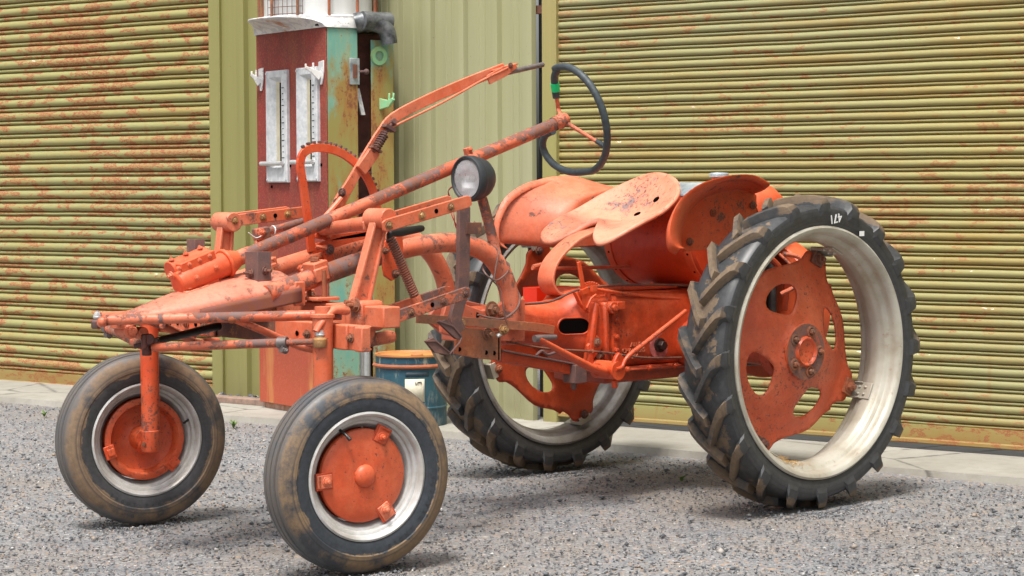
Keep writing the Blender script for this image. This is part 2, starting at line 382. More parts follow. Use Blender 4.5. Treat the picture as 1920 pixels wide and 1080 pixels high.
def thing(name, loc, label, cat, group=None):
    o = bpy.data.objects.new(name, None); col.objects.link(o); o.location = loc; o.empty_display_size = .2
    return tag(o, label, cat, group)


def fill2d(outer, holes, step):
    """triangulated plate with holes; returns 2d verts and tris"""
    pts = []; edges = []
    for lp in [outer] + holes:
        o = len(pts); pts += [V(p) for p in lp]; edges += [(o + i, o + (i + 1) % len(lp)) for i in range(len(lp))]
    def inside(p, lp):
        c = False; j = len(lp) - 1
        for i in range(len(lp)):
            if (lp[i][1] > p[1]) != (lp[j][1] > p[1]) and p[0] < (lp[j][0] - lp[i][0]) * (p[1] - lp[i][1]) / (lp[j][1] - lp[i][1]) + lp[i][0]: c = not c
            j = i
        return c
    xs = [p[0] for p in outer]; ys = [p[1] for p in outer]
    bound = list(pts); x = min(xs)
    while x < max(xs):
        y = min(ys)
        while y < max(ys):
            q = (x + random.uniform(-.1, .1) * step, y + random.uniform(-.1, .1) * step)
            if inside(q, outer) and not any(inside(q, h) for h in holes) and min((V(q) - b).length for b in bound) > step * .5: pts.append(V(q))
            y += step
        x += step
    r = delaunay_2d_cdt(pts, edges, [], 0, 1e-6)
    vs = r[0]; tris = []
    for f in r[2]:
        c = sum((vs[i] for i in f), V((0, 0))) / len(f)
        if inside(c, outer) and not any(inside(c, h) for h in holes): tris.append(list(f))
    return vs, tris


def text_mesh(s, size, T, thick=.0006, align='CENTER'):
    """returns an MB holding extruded lettering placed by matrix T"""
    cu = bpy.data.curves.new('txt', 'FONT'); cu.body = s; cu.size = size; cu.extrude = thick; cu.align_x = align; cu.align_y = 'CENTER'; cu.resolution_u = 3
    o = bpy.data.objects.new('txt', cu); col.objects.link(o); dg = bpy.context.evaluated_depsgraph_get()
    me = bpy.data.meshes.new_from_object(o.evaluated_get(dg)); mb = MB(T)
    mb.add([v.co.copy() for v in me.vertices], [list(p.vertices) for p in me.polygons])
    bpy.data.objects.remove(o); bpy.data.curves.remove(cu); bpy.data.meshes.remove(me); return mb

# ------------------------------------------------------------------ the setting
def build_ground():
    mb = MB(); n = 150
    def f(i):  # denser in the middle
        t = (i / n * 2 - 1); return 1.6 * t + 38 * t ** 5
    cx, cy = .6, -.2
    rows = []
    for i in range(n + 1):
        r = []
        for j in range(n + 1):
            x = cx + f(i) * (1.6); y = cy + f(j) * 1.6
            h = mnoise.noise(V((x * 1.3, y * 1.3, 0))) * .006 + mnoise.noise(V((x * 5, y * 5, 3))) * .003
            r.append(V((x, y, h - .004)))
        rows.append(r)
    mb.grid(rows); o = build('ground', mb, gravelmat(), ang=180); o['kind'] = 'structure'


def build_stones():
    rng = np.random.default_rng(3)
    base = [(1, 0, 0), (-1, 0, 0), (0, 1, 0), (0, -1, 0), (0, 0, 1), (0, 0, -1)]
    faces = np.array([(0, 2, 4), (2, 1, 4), (1, 3, 4), (3, 0, 4), (2, 0, 5), (1, 2, 5), (3, 1, 5), (0, 3, 5)])
    # positions over the part of the yard in front of the building
    N = 52000
    dep = 4.6 * (11.5 / 4.6) ** rng.random(N); lat = (rng.random(N) - .5) * 2 * (dep * .27 + .1)
    fx = np.array([sin(YAW), cos(YAW)]); rx = np.array([cos(YAW), -sin(YAW)])
    P = np.array([CAM.x, CAM.y]) + dep[:, None] * fx + lat[:, None] * rx
    dw = WD - P @ np.array([wn.x, wn.y])
    keep = (dw > .60 + .1 * rng.random(N)) | ((dw > .3) & (rng.random(N) > .985)); P = P[keep]
    for (tx, ty, hw, hl, cnt) in ((0, -.5564, .07, .10, 700), (0, .5564, .07, .10, 500), (1.744, -.6136, .11, .15, 1100), (1.744, .6136, .11, .15, 800)):
        aa = rng.random(cnt) * 6.283; k_ = 1.0 + rng.random(cnt) ** 2 * .8
        P = np.vstack([P, np.stack([tx + np.cos(aa) * hl * k_, ty + np.sin(aa) * hw * k_], -1)])
    N = len(P); sz = .0018 + .0027 * rng.random(N) ** 2 + (rng.random(N) > .97) * rng.random(N) * .0065
    b = np.array(base)
    ang = rng.random(N) * 6.28; c, s = np.cos(ang), np.sin(ang)
    v = b[None] * (sz[:, None, None]) * (1 + .9 * (rng.random((N, 6, 1)) - .4)) * np.stack([1 + .6 * rng.random(N), .8 + .4 * rng.random(N), .45 + .4 * rng.random(N)], -1)[:, None]
    v += (rng.random((N, 6, 3)) - .5) * sz[:, None, None] * .7
    x = v[..., 0] * c[:, None] - v[..., 1] * s[:, None]; y = v[..., 0] * s[:, None] + v[..., 1] * c[:, None]
    v = np.stack([x + P[:, 0, None], y + P[:, 1, None], v[..., 2] + sz[:, None] * .15], -1)
    F = (faces[None] + (np.arange(N) * 6)[:, None, None]).reshape(-1, 3)
    me = bpy.data.meshes.new('loose_gravel'); me.vertices.add(N * 6); me.vertices.foreach_set('co', v.reshape(-1))
    me.loops.add(len(F) * 3); me.loops.foreach_set('vertex_index', F.reshape(-1).astype(np.int32))
    me.polygons.add(len(F)); me.polygons.foreach_set('loop_start', (np.arange(len(F)) * 3).astype(np.int32)); me.update(calc_edges=True)
    me.materials.append(stonemat()); o = bpy.data.objects.new('loose_gravel', me); col.objects.link(o)
    tag(o, 'loose grey crushed stones covering the yard', 'gravel', kind='stuff')


def slab():
    mb = MB(); n = 210; s0, s1 = -16, 12
    top = []; bot = []; back = []
    for i in range(n + 1):
        s = s0 + (s1 - s0) * i / n
        off = .56 + (.0 if s > -1 else .07 * min(1, (-1 - s) / 1.5)) + mnoise.noise(V((s * 3, 0, 0))) * .012 + mnoise.noise(V((s * 14, 2, 0))) * .006
        back.append(W(s, .022, -.4)); top.append(W(s, .022 + mnoise.noise(V((s * 8, 4, 0))) * .002, off - .012)); bot.append(W(s, -.03, off + .004))
    mb.grid([back, top, bot]); o = build('concrete_path', mb, concretemat(), ang=30); o['kind'] = 'structure'


def roller_shutter(name, s0, s1, z0, z1, period, mat, label, seed):
    rng = random.Random(seed)
    n = max(2, int((s1 - s0) / .07)); prof = []
    k = 0; z = z0
    while z < z1:
        P_ = period
        # large rounded slat then a small bead with two dark grooves
        seg = [(.0, -.004), (.02, .004), (.08, .0105), (.18, .0145), (.27, .0155), (.36, .0135), (.44, .009), (.50, .002), (.525, -.006), (.56, -.006), (.585, .001), (.64, .0065), (.72, .0085)]
        seg = [(.0, -.007), (.03, -.007), (.055, .0), (.10, .0052), (.17, .0078), (.24, .0066), (.29, .001), (.31, -.006), (.345, -.006), (.37, .001), (.43, .0085), (.52, .0128), (.64, .0145), (.78, .013), (.88, .0088), (.95, .003)]
        q = P_ / .046
        for a, b in seg: prof.append((z + a * P_, b * q * .74))
        z += P_
    mb = MB(); rows = []
    for h, o in prof:
        sag = 0
        rows.append([W(s0 + (s1 - s0) * i / n, h + mnoise.noise(V((i * .09, h * 1.1, seed))) * .0035 + mnoise.noise(V((i * .5, h * 9, seed + 4))) * .0014, o + mnoise.noise(V((i * .13, h * 2, seed + 9))) * .006) for i in range(n + 1)])
    mb.grid(rows)
    o = build(name, mb, mat, ang=50); tag(o, label, 'shutter', 'roller shutters in the shed wall')
    # bottom rail
    b = MB(); b.grid([[W(s, hh, oo) for s in (s0, (s0 + s1) / 2, s1)] for hh, oo in ((z0 + .002, -.01), (z0 + .002, .012), (z0 - .05, .016), (z0 - .055, .022), (z0 - .066, .024), (z0 - .07, .018), (z0 - .07, -.02))])
    build('bottom_rail', b, mat2, parent=o)
    return o


build_ground(); build_stones(); slab()
ZL = .075; ZR = .115
PL, PR_ = .0675, .0462
mat2 = shuttermat('rusty shutter rail', (.27, .26, .10), (.33, .28, .09), .9, 1.0, -.3)
mL = shuttermat('heavily rusted green slats', (.275, .27, .12), (.30, .275, .10), 1.05, PL, ZL)
mR = shuttermat('green painted slats', (.265, .258, .125), (.315, .275, .095), .50, PR_, ZR)
sL0 = ws(398, 0); sR0 = ws(1043, 0)
shL = roller_shutter('roller_shutter', -7.4, sL0 + .02, ZL, 3.4, PL, mL, 'heavily rusted green roller shutter left of the petrol pump', 3)
shR = roller_shutter('roller_shutter', sR0 - .01, 4.4, ZR, 3.4, PR_, mR, 'lightly rusted green roller shutter behind the rear wheels', 5)
hs = [W(s, h, .012) for s, h in ((sL0 - .5, 1.0),)]

# corrugated cladding between the shutters
wall = thing('shed_wall', W(-2, 0, .0), 'olive green ribbed metal wall between the two roller shutters', 'wall')
cA = cladmat('green metal cladding', (.365, .36, .215), (.335, .33, .17)); cB = cladmat('olive metal cladding', (.29, .27, .10), (.255, .24, .085))
def cladding(s0, s1, ribs, mat):
    cols = [(s0, 0)]
    for r in ribs:
        for d, o in ((-.034, 0), (-.024, .022), (-.006, .024), (.006, .024), (.024, .022), (.034, 0), (.086, 0), (.089, .003), (.094, .003), (.097, 0), (.118, 0), (.121, .003), (.126, .003), (.129, 0)):
            if s0 < r + d < s1: cols.append((r + d, o))
    cols.append((s1, 0)); cols.sort()
    mb = MB(); hh = [-.02, .4, .9, 1.5, 2.2, 3.6]
    mb.grid([[W(s + mnoise.noise(V((s * 3, h, 1))) * .002, h, o + .012 + mnoise.noise(V((s * 2, h * .7, 5))) * .002) for s, o in cols] for h in hh]); return build('cladding_sheet', mb, mat, parent=wall, ang=20)
pitch = (ws(932, 0) - ws(747, 0)) / 3
r0 = ws(747, 0)
sM = ws(735, 300)
cladding(ws(1008, 0) - .0 - .93, ws(1008, 0), [r0 + pitch * k for k in range(-1, 5)], cA)
cladding(sL0 + .06, ws(1008, 0) - .90, [ws(459, 100) + pitch * k for k in range(0, 5)], cB)
b = MB(); b.box(W(sL0 + .025, 1.75, -.01), (.07, .06, 3.6), X=wdr); b.box(W(sL0 + .064, 1.75, .014), (.012, .03, 3.6), X=wdr)
build('door_jamb', b, cB, parent=wall, bevel=.003)
post = MB(); s1 = ws(1015, 0, .03); s2 = ws(1042, 0, .03); post.box(W((s1 + s2) / 2, 1.75, -.03), (s2 - s1, .12, 3.6), X=wdr)
build('door_post', post, cladmat('olive post paint', (.36, .33, .12), (.38, .30, .13)), parent=wall, bevel=.004)
b = MB(); b.box(W(ws(1011, 0), 1.75, -.12), (.16, .02, 3.6), X=wdr); build('gap_backing', b, plain('grey steel backing', (.09, .09, .1), .6), parent=wall)
b = MB(); b.box(W(ws(1011, 0), 1.79, -.03), (.05, .06, .035), X=wdr); b.box(W(ws(1011, 0), .95, -.03), (.05, .06, .03), X=wdr); build('gap_bracket', b, 'rust', parent=wall)
# wall head above the shutters, out of the photograph
b = MB(); b.box(W(-2, 3.85, -.05), (28, .3, .7), X=wdr); build('lintel', b, cB, parent=wall, bevel=.01)
b = MB(); b.box(W(4.55, 1.8, -.05), (.35, .3, 3.6), X=wdr); b.box(W(-7.55, 1.8, -.05), (.35, .3, 3.6), X=wdr); build('end_post', b, cB, parent=wall, bevel=.01)
cladding(-16, -7.7, [-15.8 + pitch * k for k in range(44)], cB); cladding(4.72, 12, [4.9 + pitch * k for k in range(38)], cA)
# chain in the gap
b = MB(); sc = ws(1011.5, 0); z = 1.72; k = 0
while z > .12:
    c = W(sc, z, -.03); hx = wdr if k % 2 else wn; lk = []
    for i in range(12): a = i / 12 * 2 * PI; lk.append(c + hx * (cos(a) * .009) + V((0, 0, sin(a) * .018)))
    b.tube(lk, .0032, 6, closed=True); z -= .027; k += 1
ch = build('hanging_chain', b, 'black'); tag(ch, 'black chain hanging in the narrow gap beside the right shutter', 'chain')

# rubble and rail under the wall between the shutter and the pump
b = MB(); b.box(W(-2.62, .035, .20), (.62, .07, .03), X=wdr + V((0, 0, .0)), Z=(0, 0, 1)); ob = build('steel_strip', b, plain('weathered brown strip', (.33, .22, .17), .8, 0, .4, 30), bevel=.004)
tag(ob, 'flat brown strip lying on the ground at the foot of the pump', 'strip')
rr = random.Random(5); b = MB()
for i in range(420):
    s = rr.uniform(-2.98, -1.2); o = rr.uniform(.03, .19); r = rr.uniform(.005, .016); c = W(s, .022 + r * .4 + rr.random() * .01, o)
    b.box(c, (r * rr.uniform(1, 2.2), r * rr.uniform(.8, 1.5), r * rr.uniform(.5, 1.2)), X=(rr.uniform(-1, 1), rr.uniform(-1, 1), rr.uniform(-.5, .5)), Z=(rr.uniform(-.5, .5), .2, 1))
tag(build('debris', b, stonemat(), bevel=.0), 'dirt, stones and flakes swept along the foot of the green wall', 'debris', kind='stuff')

# weeds
def weed(name, p, h, n, label, seed):
    r = random.Random(seed); b = MB()
    for i in range(n):
        a = r.uniform(0, 6.28); d = V((cos(a), sin(a), 0)); L = h * r.uniform(.5, 1); q = [V(p) + d * (L * .35 * t * t * 2) + V((0, 0, L * (t - .25 * t * t))) for t in (0, .33, .66, 1)]
        w = [.003, .006, .005, .0006]; sd = d.cross(V((0, 0, 1)))
        b.grid([[q[k] - sd * w[k] for k in range(4)], [q[k] + sd * w[k] for k in range(4)]])
    tag(build(name, b, plain('weed green ' + str(seed), (.12, .22, .04), .6, 0, .4, 60), solid=.0006), label, 'weed', 'small weeds in the gravel')
weed('weed', az(438, 802, 0), .045, 16, 'small green weed at the edge of the concrete, behind the left front tyre', 1)
weed('weed', az(1278, 902, 0), .03, 12, 'tiny weed in the gravel in front of the near rear tyre', 2)
weed('weed', az(808, 742, .02), .05, 12, 'thin weed growing beside the blue drum', 3)
weed('weed', az(83, 781, 0), .04, 9, 'yellowing weed by the concrete left of the front wheel', 4)

# ------------------------------------------------------------------ petrol pump
PD = V((-.0998, -.995, 0)); PS = V((.995, -.0998, 0))          # along the front (to the right), back along the side
PZ0 = .05; PA = az(487, 752, PZ0); PA = PA + 0 * PD
def _solve(u, a, d, z):
    lo, hi = 0, 2
    for _ in range(40):
        m = (lo + hi) / 2; p = a + d * m - CAM; uu = 960 + FPX * p.dot(rt) / p.dot(fw)
        if uu < u: lo = m
        else: hi = m
    return lo
PW_ = _solve(617, PA, PD, 0); PDp = .44
def PP(a, d, h, out=0.): return PA + PD * a + PS * d + V((0, 0, h)) - PS * out     # a along the front, d backwards, h above base, out of the front
def onfront(u, v, out=0.):   # (a, h) on the pump's front plane
    d = ray(u, v); nn = PS; p = CAM + d * ((PA - nn * out - CAM).dot(nn) / d.dot(nn)); q = p - PA; return q.dot(PD), q.z
def onside(u, v, out=0.):
    nn = PD; d = ray(u, v); p = CAM + d * ((PA + PD * (PW_ + out) - CAM).dot(nn) / d.dot(nn)); q = p - PA; return q.dot(PS), q.z
Hc = onfront(617, 49)[1]; H0 = onfront(550, 57)[1]; PH = (Hc + H0) / 2
pump = thing('petrol_pump', PP(PW_ / 2, PDp / 2, -PZ0), 'tall rusty red and turquoise vintage petrol pump standing behind the tractor', 'petrol pump')

def pumpred():
    t = NT('oxidised red pump paint'); a = t.noise(9, 5, .6); g = t.noise(120, 3, .8); st = t.noise(9, 5, .65, co=t.mapc((1, 1, .12))); z = t.sep()[2]
    c = t.mix(t.ramp(a, [(.38, 0), (.62, 1)]), (.21, .022, .018), (.15, .025, .019))
    low = t.ramp(z, [(.1, 1), (.55, .35), (1.2, .1)])
    c = t.mix(t.math('MULTIPLY', low, .8), c, (.46, .085, .035))
    c = t.mix(t.math('MULTIPLY', t.ramp(t.math('MULTIPLY', st, 1.), [(.53, 0), (.68, 1)]), low), c, (.56, .26, .075))
    c = t.mix(t.math('MULTIPLY', t.ramp(g, [(.5, 0), (.62, 1)]), .35), c, (.5, .14, .08))
    return t.fin(c, .7, 0, t.bump(g, .3, .001))
def pumpteal():
    t = NT('flaking turquoise over rust'); a = t.noise(5, 6, .65, co=t.mapc((1, 1, .45))); g = t.noise(70, 4, .7); z = t.sep()[2]; b = t.noise(13, 6, .7, co=t.mapc((1, 1, .3)))
    c = t.mix(t.ramp(b, [(.4, 0), (.62, 1)]), (.15, .38, .31), (.31, .40, .25))
    c2 = t.mix(t.ramp(b, [(.42, 0), (.6, 1)]), (.30, .26, .08), (.34, .17, .045))
    f = t.math('ADD', a, t.ramp(z, [(.0, .08), (.45, .13), (.62, 0)]))
    f = t.math('ADD', a, t.math('MULTIPLY', t.ramp(t.math('MULTIPLY', z, .5), [(.2, .0), (.45, 1), (.66, 1), (.80, 0), (1, 0)]), .17))
    c = t.mix(t.ramp(f, [(.46, 0), (.55, 1)]), c, c2)
    c = t.mix(t.ramp(t.math('ADD', t.math('MULTIPLY', b, .6), t.math('MULTIPLY', g, .4)), [(.54, 0), (.60, 1)]), c, (.22, .08, .035))
    return t.fin(c, .6, 0, t.bump(g, .3, .001))
def flaky():
    t = NT('flaking white paint'); a = t.noise(16, 6, .7); b = t.noise(45, 5, .75); st = t.noise(7, 4, .6, co=t.mapc((1, 1, .1)))
    c = t.mix(t.ramp(a, [(.50, 0), (.53, 1)]), (.66, .655, .63), (.50, .50, .51))
    c = t.mix(t.ramp(b, [(.60, 0), (.63, 1)]), c, (.33, .34, .36))
    c = t.mix(t.math('MULTIPLY', t.ramp(st, [(.60, 0), (.68, 1)]), .8), c, (.40, .14, .03))
    return t.fin(c, .6, 0, t.bump(b, .3, .001))
M['gaugewhite'] = plain('chalky white casting', (.62, .63, .64), .6, 0, .3, 35, (.42, .44, .46)); M['pumpred'] = pumpred(); M['teal'] = pumpteal(); M['flaky'] = flaky()
M['pinkdark'] = plain('dark brown rust interior', (.10, .03, .02), .85, 0, .5, 14)
M['lightgreen'] = plain('pale mint paint', (.25, .60, .34), .5, 0, .3, 30, (.34, .5, .22))

b = MB(); c8 = [PP(0, 0, 0), PP(PW_, 0, 0), PP(PW_, .006, 0), PP(0, .006, 0)]; b.prism(c8, (0, 0, PH)); build('front_panel', b, 'pumpred', pump, bevel=.002, label='red rusty front panel')
d1, _ = onside(672, 300); d2, _ = onside(692, 300); d3, _ = onside(738, 300)
d3 = min(d3, d1 + .30)
b = MB(); b.prism([PP(PW_ - .004, .008, 0), PP(PW_ - .001, .008, 0), PP(PW_ - .001, d1, 0), PP(PW_ - .004, d1, 0)], (0, 0, PH)); build('side_panel', b, 'teal', pump, bevel=.001, label='turquoise side panel eaten by rust')
b = MB(); b.prism([PP(.0, .008, 0), PP(.004, .008, 0), PP(.004, d3, 0), PP(0, d3, 0)], (0, 0, PH)); b.prism([PP(.0, d3, 0), PP(PW_ - .02, d3, 0), PP(PW_ - .02, d3 + .004, 0), PP(0, d3 + .004, 0)], (0, 0, PH))
build('rear_shell', b, 'teal', pump)
b = MB(); b.prism([PP(.006, .01, .0), PP(PW_ - .06, .01, 0), PP(PW_ - .06, d3 - .01, 0), PP(.006, d3 - .01, 0)], (0, 0, PH - .02)); build('inner_casing', b, 'pinkdark', pump)
# things seen in the open side
b = MB(); b.cyl(PP(PW_ - .03, d1 + .02, .0), PP(PW_ - .03, d1 + .02, .42), .016); b.cyl(PP(PW_ - .03, d1 + .05, .0), PP(PW_ - .03, d1 + .05, .36), .02)
b.box(PP(PW_ - .02, d1 + .03, .36), (.07, .03, .08)); build('inner_pipe', b, 'alu', pump)
hz = onside(655, 300)[1]
b = MB(); b.ball(PP(PW_ - .03, d1 + .035, hz), .022, sz=1.5); build('brown_knob', b, 'rustpurple', pump)
b = MB(); b.prism([PP(PW_ - .03, d1 - .0, onside(672, 165)[1]), PP(PW_ - .03, d1 + .02, onside(672, 165)[1]), PP(PW_ - .03, d1 + .05, onside(672, 215)[1]), PP(PW_ - .03, d1 + .03, onside(672, 215)[1])], PD * .01); build('white_cover', b, 'flaky', pump)
# rear side strip with the round boss
b = MB()
zt = onside(700, 75)[1]
b.prism([PP(PW_ - .0, d2 + .012, 0), PP(PW_ + .003, d2 + .012, 0), PP(PW_ + .003, d3, 0), PP(PW_, d3, 0)], (0, 0, zt))
build('rear_panel', b, 'teal', pump, bevel=.001, label='narrow turquoise rear side panel')
dc, zc = onside(709, 105)
b = MB(); b.lathe([(.022, .0), (.022, .008), (.04, .009), (.042, .004), (.042, 0)], PP(PW_ + .004, dc, zc), PD, 26); build('round_boss', b, 'lightgreen', pump)
da, za = onside(712, 195); b = MB()
b.sweep([PP(PW_ + .004, da, za), PP(PW_ + .06, da + .01, za - .0), PP(PW_ + .10, da + .01, za + .02)], [.05, .03, .012], .012, (0, 0, 1)); b.cyl(PP(PW_ + .06, da + .01, za), PP(PW_ + .065, da + .01, za + .045), .005, 8); b.cyl(PP(PW_ + .095, da + .01, za + .01), PP(PW_ + .1, da + .01, za + .045), .005, 8)
build('hose_hook', b, 'lightgreen', pump, bevel=.002)
# lock plate on the side
dl, zl = onside(664, 134)
b = MB(); b.box(PP(PW_ + .003, dl, zl), (.05, .006, .115), X=PS); build('lock_plate', b, 'galv', pump, bevel=.002)
lp = bpy.context.view_layer.objects; b = MB(); b.box(PP(PW_ + .008, dl, zl), (.02, .006, .06), X=PS); build('key_slot', b, 'rust', pump)
b = MB(); b.cyl(PP(PW_ + .0, dl + .02, zl + .0), PP(PW_ + .012, dl + .05, zl), .006, 8); b.ball(PP(PW_ + .012, dl + .055, zl), .013); build('latch_handle', b, 'rustpurple', pump)
# sight gauges
def gauge(u0, v0, u1, v1):
    a0, h1 = onfront(u0, v0, .012); a1, h0 = onfront(u1, v1, .012); w = .022; wt = .05
    fr = MB()
    out = [(a0, h0), (a1, h0), (a1, h1), (a0, h1)]; inn = [(a0 + .078, h0 + wt + .03), (a1 - .052, h0 + wt + .03), (a1 - .052, h1 - wt), (a0 + .078, h1 - wt)]; inm = [(a0 + .03, h0 + wt + .01), (a1 - .046, h0 + wt + .01), (a1 - .046, h1 - .03), (a0 + .03, h1 - .03)]
    rows = []
    for lp_, o in ((out, 0), (out, .014), ([(a0 + .005, h0 + .005), (a1 - .005, h0 + .005), (a1 - .005, h1 - .005), (a0 + .005, h1 - .005)], .018), (inm, .017), (inn, .004), (inn, .0025)): rows.append([PP(a, 0, h, o) for a, h in lp_])
    fr.grid(rows, cu=True)
    for a, h in ((a0 + .012, h0 + .012), (a1 - .009, h0 + .012), (a0 + .009, h1 - .012), (a1 - .009, h1 - .012)): fr.cyl(PP(a, 0, h, .016), PP(a, 0, h, .021), .005, 8)
    g = build('gauge_frame', fr, 'gaugewhite', pump, ang=25)
    bk = MB(); bk.prism([PP(inn[0][0], 0, inn[0][1], .003), PP(inn[1][0], 0, inn[1][1], .003), PP(inn[1][0], 0, inn[2][1], .003), PP(inn[0][0], 0, inn[2][1], .003)], -PS * .002); build('gauge_scale', bk, plain('cream scale', (.55, .5, .36), .6), g)
    sl = MB(); am = inn[0][0] * .3 + inn[1][0] * .7; sl.prism([PP(am - .008, 0, inn[0][1], .0055), PP(am + .006, 0, inn[0][1], .0055), PP(am + .006, 0, inn[2][1] - .005, .0055), PP(am - .008, 0, inn[2][1] - .005, .0055)], -PS * .001)
    for i in range(13):
        hh = inn[0][1] + .03 + i * (inn[2][1] - inn[0][1] - .06) / 12; sl.box(PP(a1 - .030, 0, hh, .0185), (.010 if i % 3 else .02, .001, .0035), X=PD)
    build('gauge_slot', sl, 'dark', g)
    hd = MB(); hz_ = h0 + .085; hd.cyl(PP(a0 - .025, -.03, hz_), PP(a1 - .02, -.03, hz_), .010, 12); hd.cyl(PP(a1 - .025, 0, hz_), PP(a1 - .025, -.034, hz_), .006, 8); build('reset_lever', hd, 'alu', g)
gauge(499, 134, 540, 342); gauge(556, 128, 597, 340)
def hook(u, v, sgn):
    a, h = onfront(u, v, .0); b = MB()
    b.prism([PP(a + x, 0, h + y, .001) for x, y in ((-.022, .045), (.022, .05), (.024, .0), (.008, -.055), (-.008, -.055), (-.022, 0))], -PS * .006)
    b.sweep([PP(a, -.006, h - .02), PP(a - .012, -.006 - .03 * sgn, h + .005), PP(a - .02, -.006 - .055 * sgn, h + .02)], [.04, .02, .012], .010, (0, 0, 1))
    b.cyl(PP(a - .014, -.03 * sgn, h + .0), PP(a - .014, -.03 * sgn, h + .04), .005, 8); b.cyl(PP(a - .02, -.058 * sgn, h + .01), PP(a - .02, -.058 * sgn, h + .035), .005, 8)
    build('nozzle_hook', b, 'flaky', pump, bevel=.002)
hook(491, 148, .7); hook(604, 135, 1.2)
b = MB()
for u, v in ((545, 311), (603, 309), (510, 350)):
    a, h = onfront(u, v); b.mark(); b.box(PP(a, 0, h, .001), (.012, .004, .012), X=PD)
build('screw_hole', b, 'dark', pump)
# flared white collar: square below, round above
cx, cd_ = PW_ / 2, .145
zc0 = PH - .002; zc1 = PH + .045
b = MB(); rows = []
RD = .312
def sq(k, n=72):
    a = 2 * PI * k / n; return cos(a), sin(a)
hx, hy = PW_ / 2 + .006, cd_ + .006
for t, rr_ in ((0, 0), (.03, 0), (.35, .12), (.7, .5), (.9, .92), (.95, 1.0), (1.05, 1.02), (1.12, 1.0)):
    r = []
    for k in range(72):
        x, y = sq(k); m = max(abs(x) / 1, abs(y) / 1); px, py = x / m * hx, y / m * hy; r.append(PP(cx + px * (1 - rr_) + x * RD * rr_, cd_ + py * (1 - rr_) + y * RD * rr_, zc0 + (zc1 - zc0) * t))
    rows.append(r)
b.grid(rows, cu=True); o_ = len(b.v); b.f.append([o_ - 72 + k for k in range(72)])
build('collar', b, 'flaky', pump, ang=40, label='flaking white flared collar')
b = MB(); b.tube(smoothpath([PP(PW_ + .0, .02 + .13, PH + .02), PP(PW_ + .03, .2, PH + .03), PP(PW_ + .05, .27, PH + .0), PP(PW_ + .055, .29, PH - .07)], 5), [.045, .055, .05, .035], 16); b.cyl(PP(PW_ + .04, .16, PH + .03), PP(PW_ + .04, .30, PH + .03), .04); build('pipe_elbow', b, plain('black iron with cobwebs', (.05, .055, .06), .45, .4, .6, 25, (.2, .21, .22), .3), pump)
b = MB(); a_, h_ = onfront(597, 40); b.box(PP(a_ + .01, 0, PH + .020, .006), (.024, .02, .028), X=PD); build('collar_slot', b, 'dark', pump)
# glass cylinder, guard rods, wire mesh
gt = zc1 + .010
gm = NT('cloudy glass'); gn = gm.noise(12, 5, .6, co=gm.mapc((1, 1, .05)))
gm.fin(gm.mix(gm.ramp(gn, [(.35, 0), (.65, 1)]), (.55, .56, .55), (.66, .67, .66)), .25, 0, Alpha=.96); M['cloudy'] = gm.m
b = MB(); b.lathe([(.242, 0), (.242, .55)], PP(cx, cd_, gt), (0, 0, 1), 64); build('glass_cylinder', b, 'cloudy', pump)
b = MB()
b.lathe([(.25, -.02), (.278, -.02), (.280, -.004), (.255, .006), (.235, .006)], PP(cx, cd_, gt), (0, 0, 1), 64); build('base_ring', b, 'flaky', pump)
for k in range(12):
    a = 2 * PI * k / 12 + .18; b = MB(); b.cyl(PP(cx + cos(a) * .266, cd_ + sin(a) * .266, gt - .01), PP(cx + cos(a) * .266, cd_ + sin(a) * .266, gt + .55), .0065, 8); build('guard_rod', b, 'rustplate', pump)
b = MB()
for i in range(9):
    a = -1.55 + i * .095; b.cyl(PP(cx + cos(a) * .258, cd_ + sin(a) * .258, gt), PP(cx + cos(a) * .258, cd_ + sin(a) * .258, gt + .5), .0016, 5)
for j in range(16):
    b.tube([PP(cx + cos(-1.55 + i * .095) * .258, cd_ + sin(-1.55 + i * .095) * .258, gt + .01 + j * .031) for i in range(9)], .0016, 5)
build('wire_mesh', b, 'rustpurple', pump)
b = MB(); b.lathe([(.30, .55), (.31, .56), (.31, .60), (.27, .64), (.15, .70), (.03, .73), (.001, .73)], PP(cx, cd_, gt), (0, 0, 1), 48, capa=True); build('dome_cap', b, 'flaky', pump)
# base
b = MB(); b.prism([PP(.01, .02, -PZ0 + .01), PP(PW_ - .02, .02, -PZ0 + .01), PP(PW_ - .02, d3 - .01, -PZ0 + .01), PP(.01, d3 - .01, -PZ0 + .01)], (0, 0, PZ0 - .01)); bs = build('footing', b, plain('crumbling pink mortar', (.55, .33, .26), .9, 0, .5, 30, (.3, .13, .06), .8), pump, bevel=.004)

# ------------------------------------------------------------------ small blue drum
dc_ = az(768, 812, 0) + V((fw.x, fw.y, 0)).normalized() * .15; DR = .152
dp = CAM - dc_; dzt = ray(762, 662); tt = (dc_ - CAM).dot(V((fw.x, fw.y, 0))) / (dzt.dot(V((fw.x, fw.y, 0)))); DH = CAM.z + dzt.z * tt
drum = thing('drum', dc_, 'small blue steel drum with an orange rusted lid standing behind the front wheel', 'drum')
def drummat():
    t = NT('scuffed blue drum'); a = t.noise(8, 6, .7); b = t.noise(30, 6, .7, co=t.mapc((1, 1, .3))); z = t.sep()[2]
    c = t.mix(t.ramp(a, [(.4, 0), (.65, 1)]), (.014, .062, .095), (.03, .10, .125)); c = t.mix(t.math('MULTIPLY', t.ramp(b, [(.55, 0), (.64, 1)]), t.ramp(z, [(.2, .35), (.36, 1)])), c, (.32, .33, .26))
    c = t.mix(t.ramp(a, [(.66, 0), (.7, 1)]), c, (.26, .10, .04)); return t.fin(c, .5, 0, t.bump(b, .15, .001))
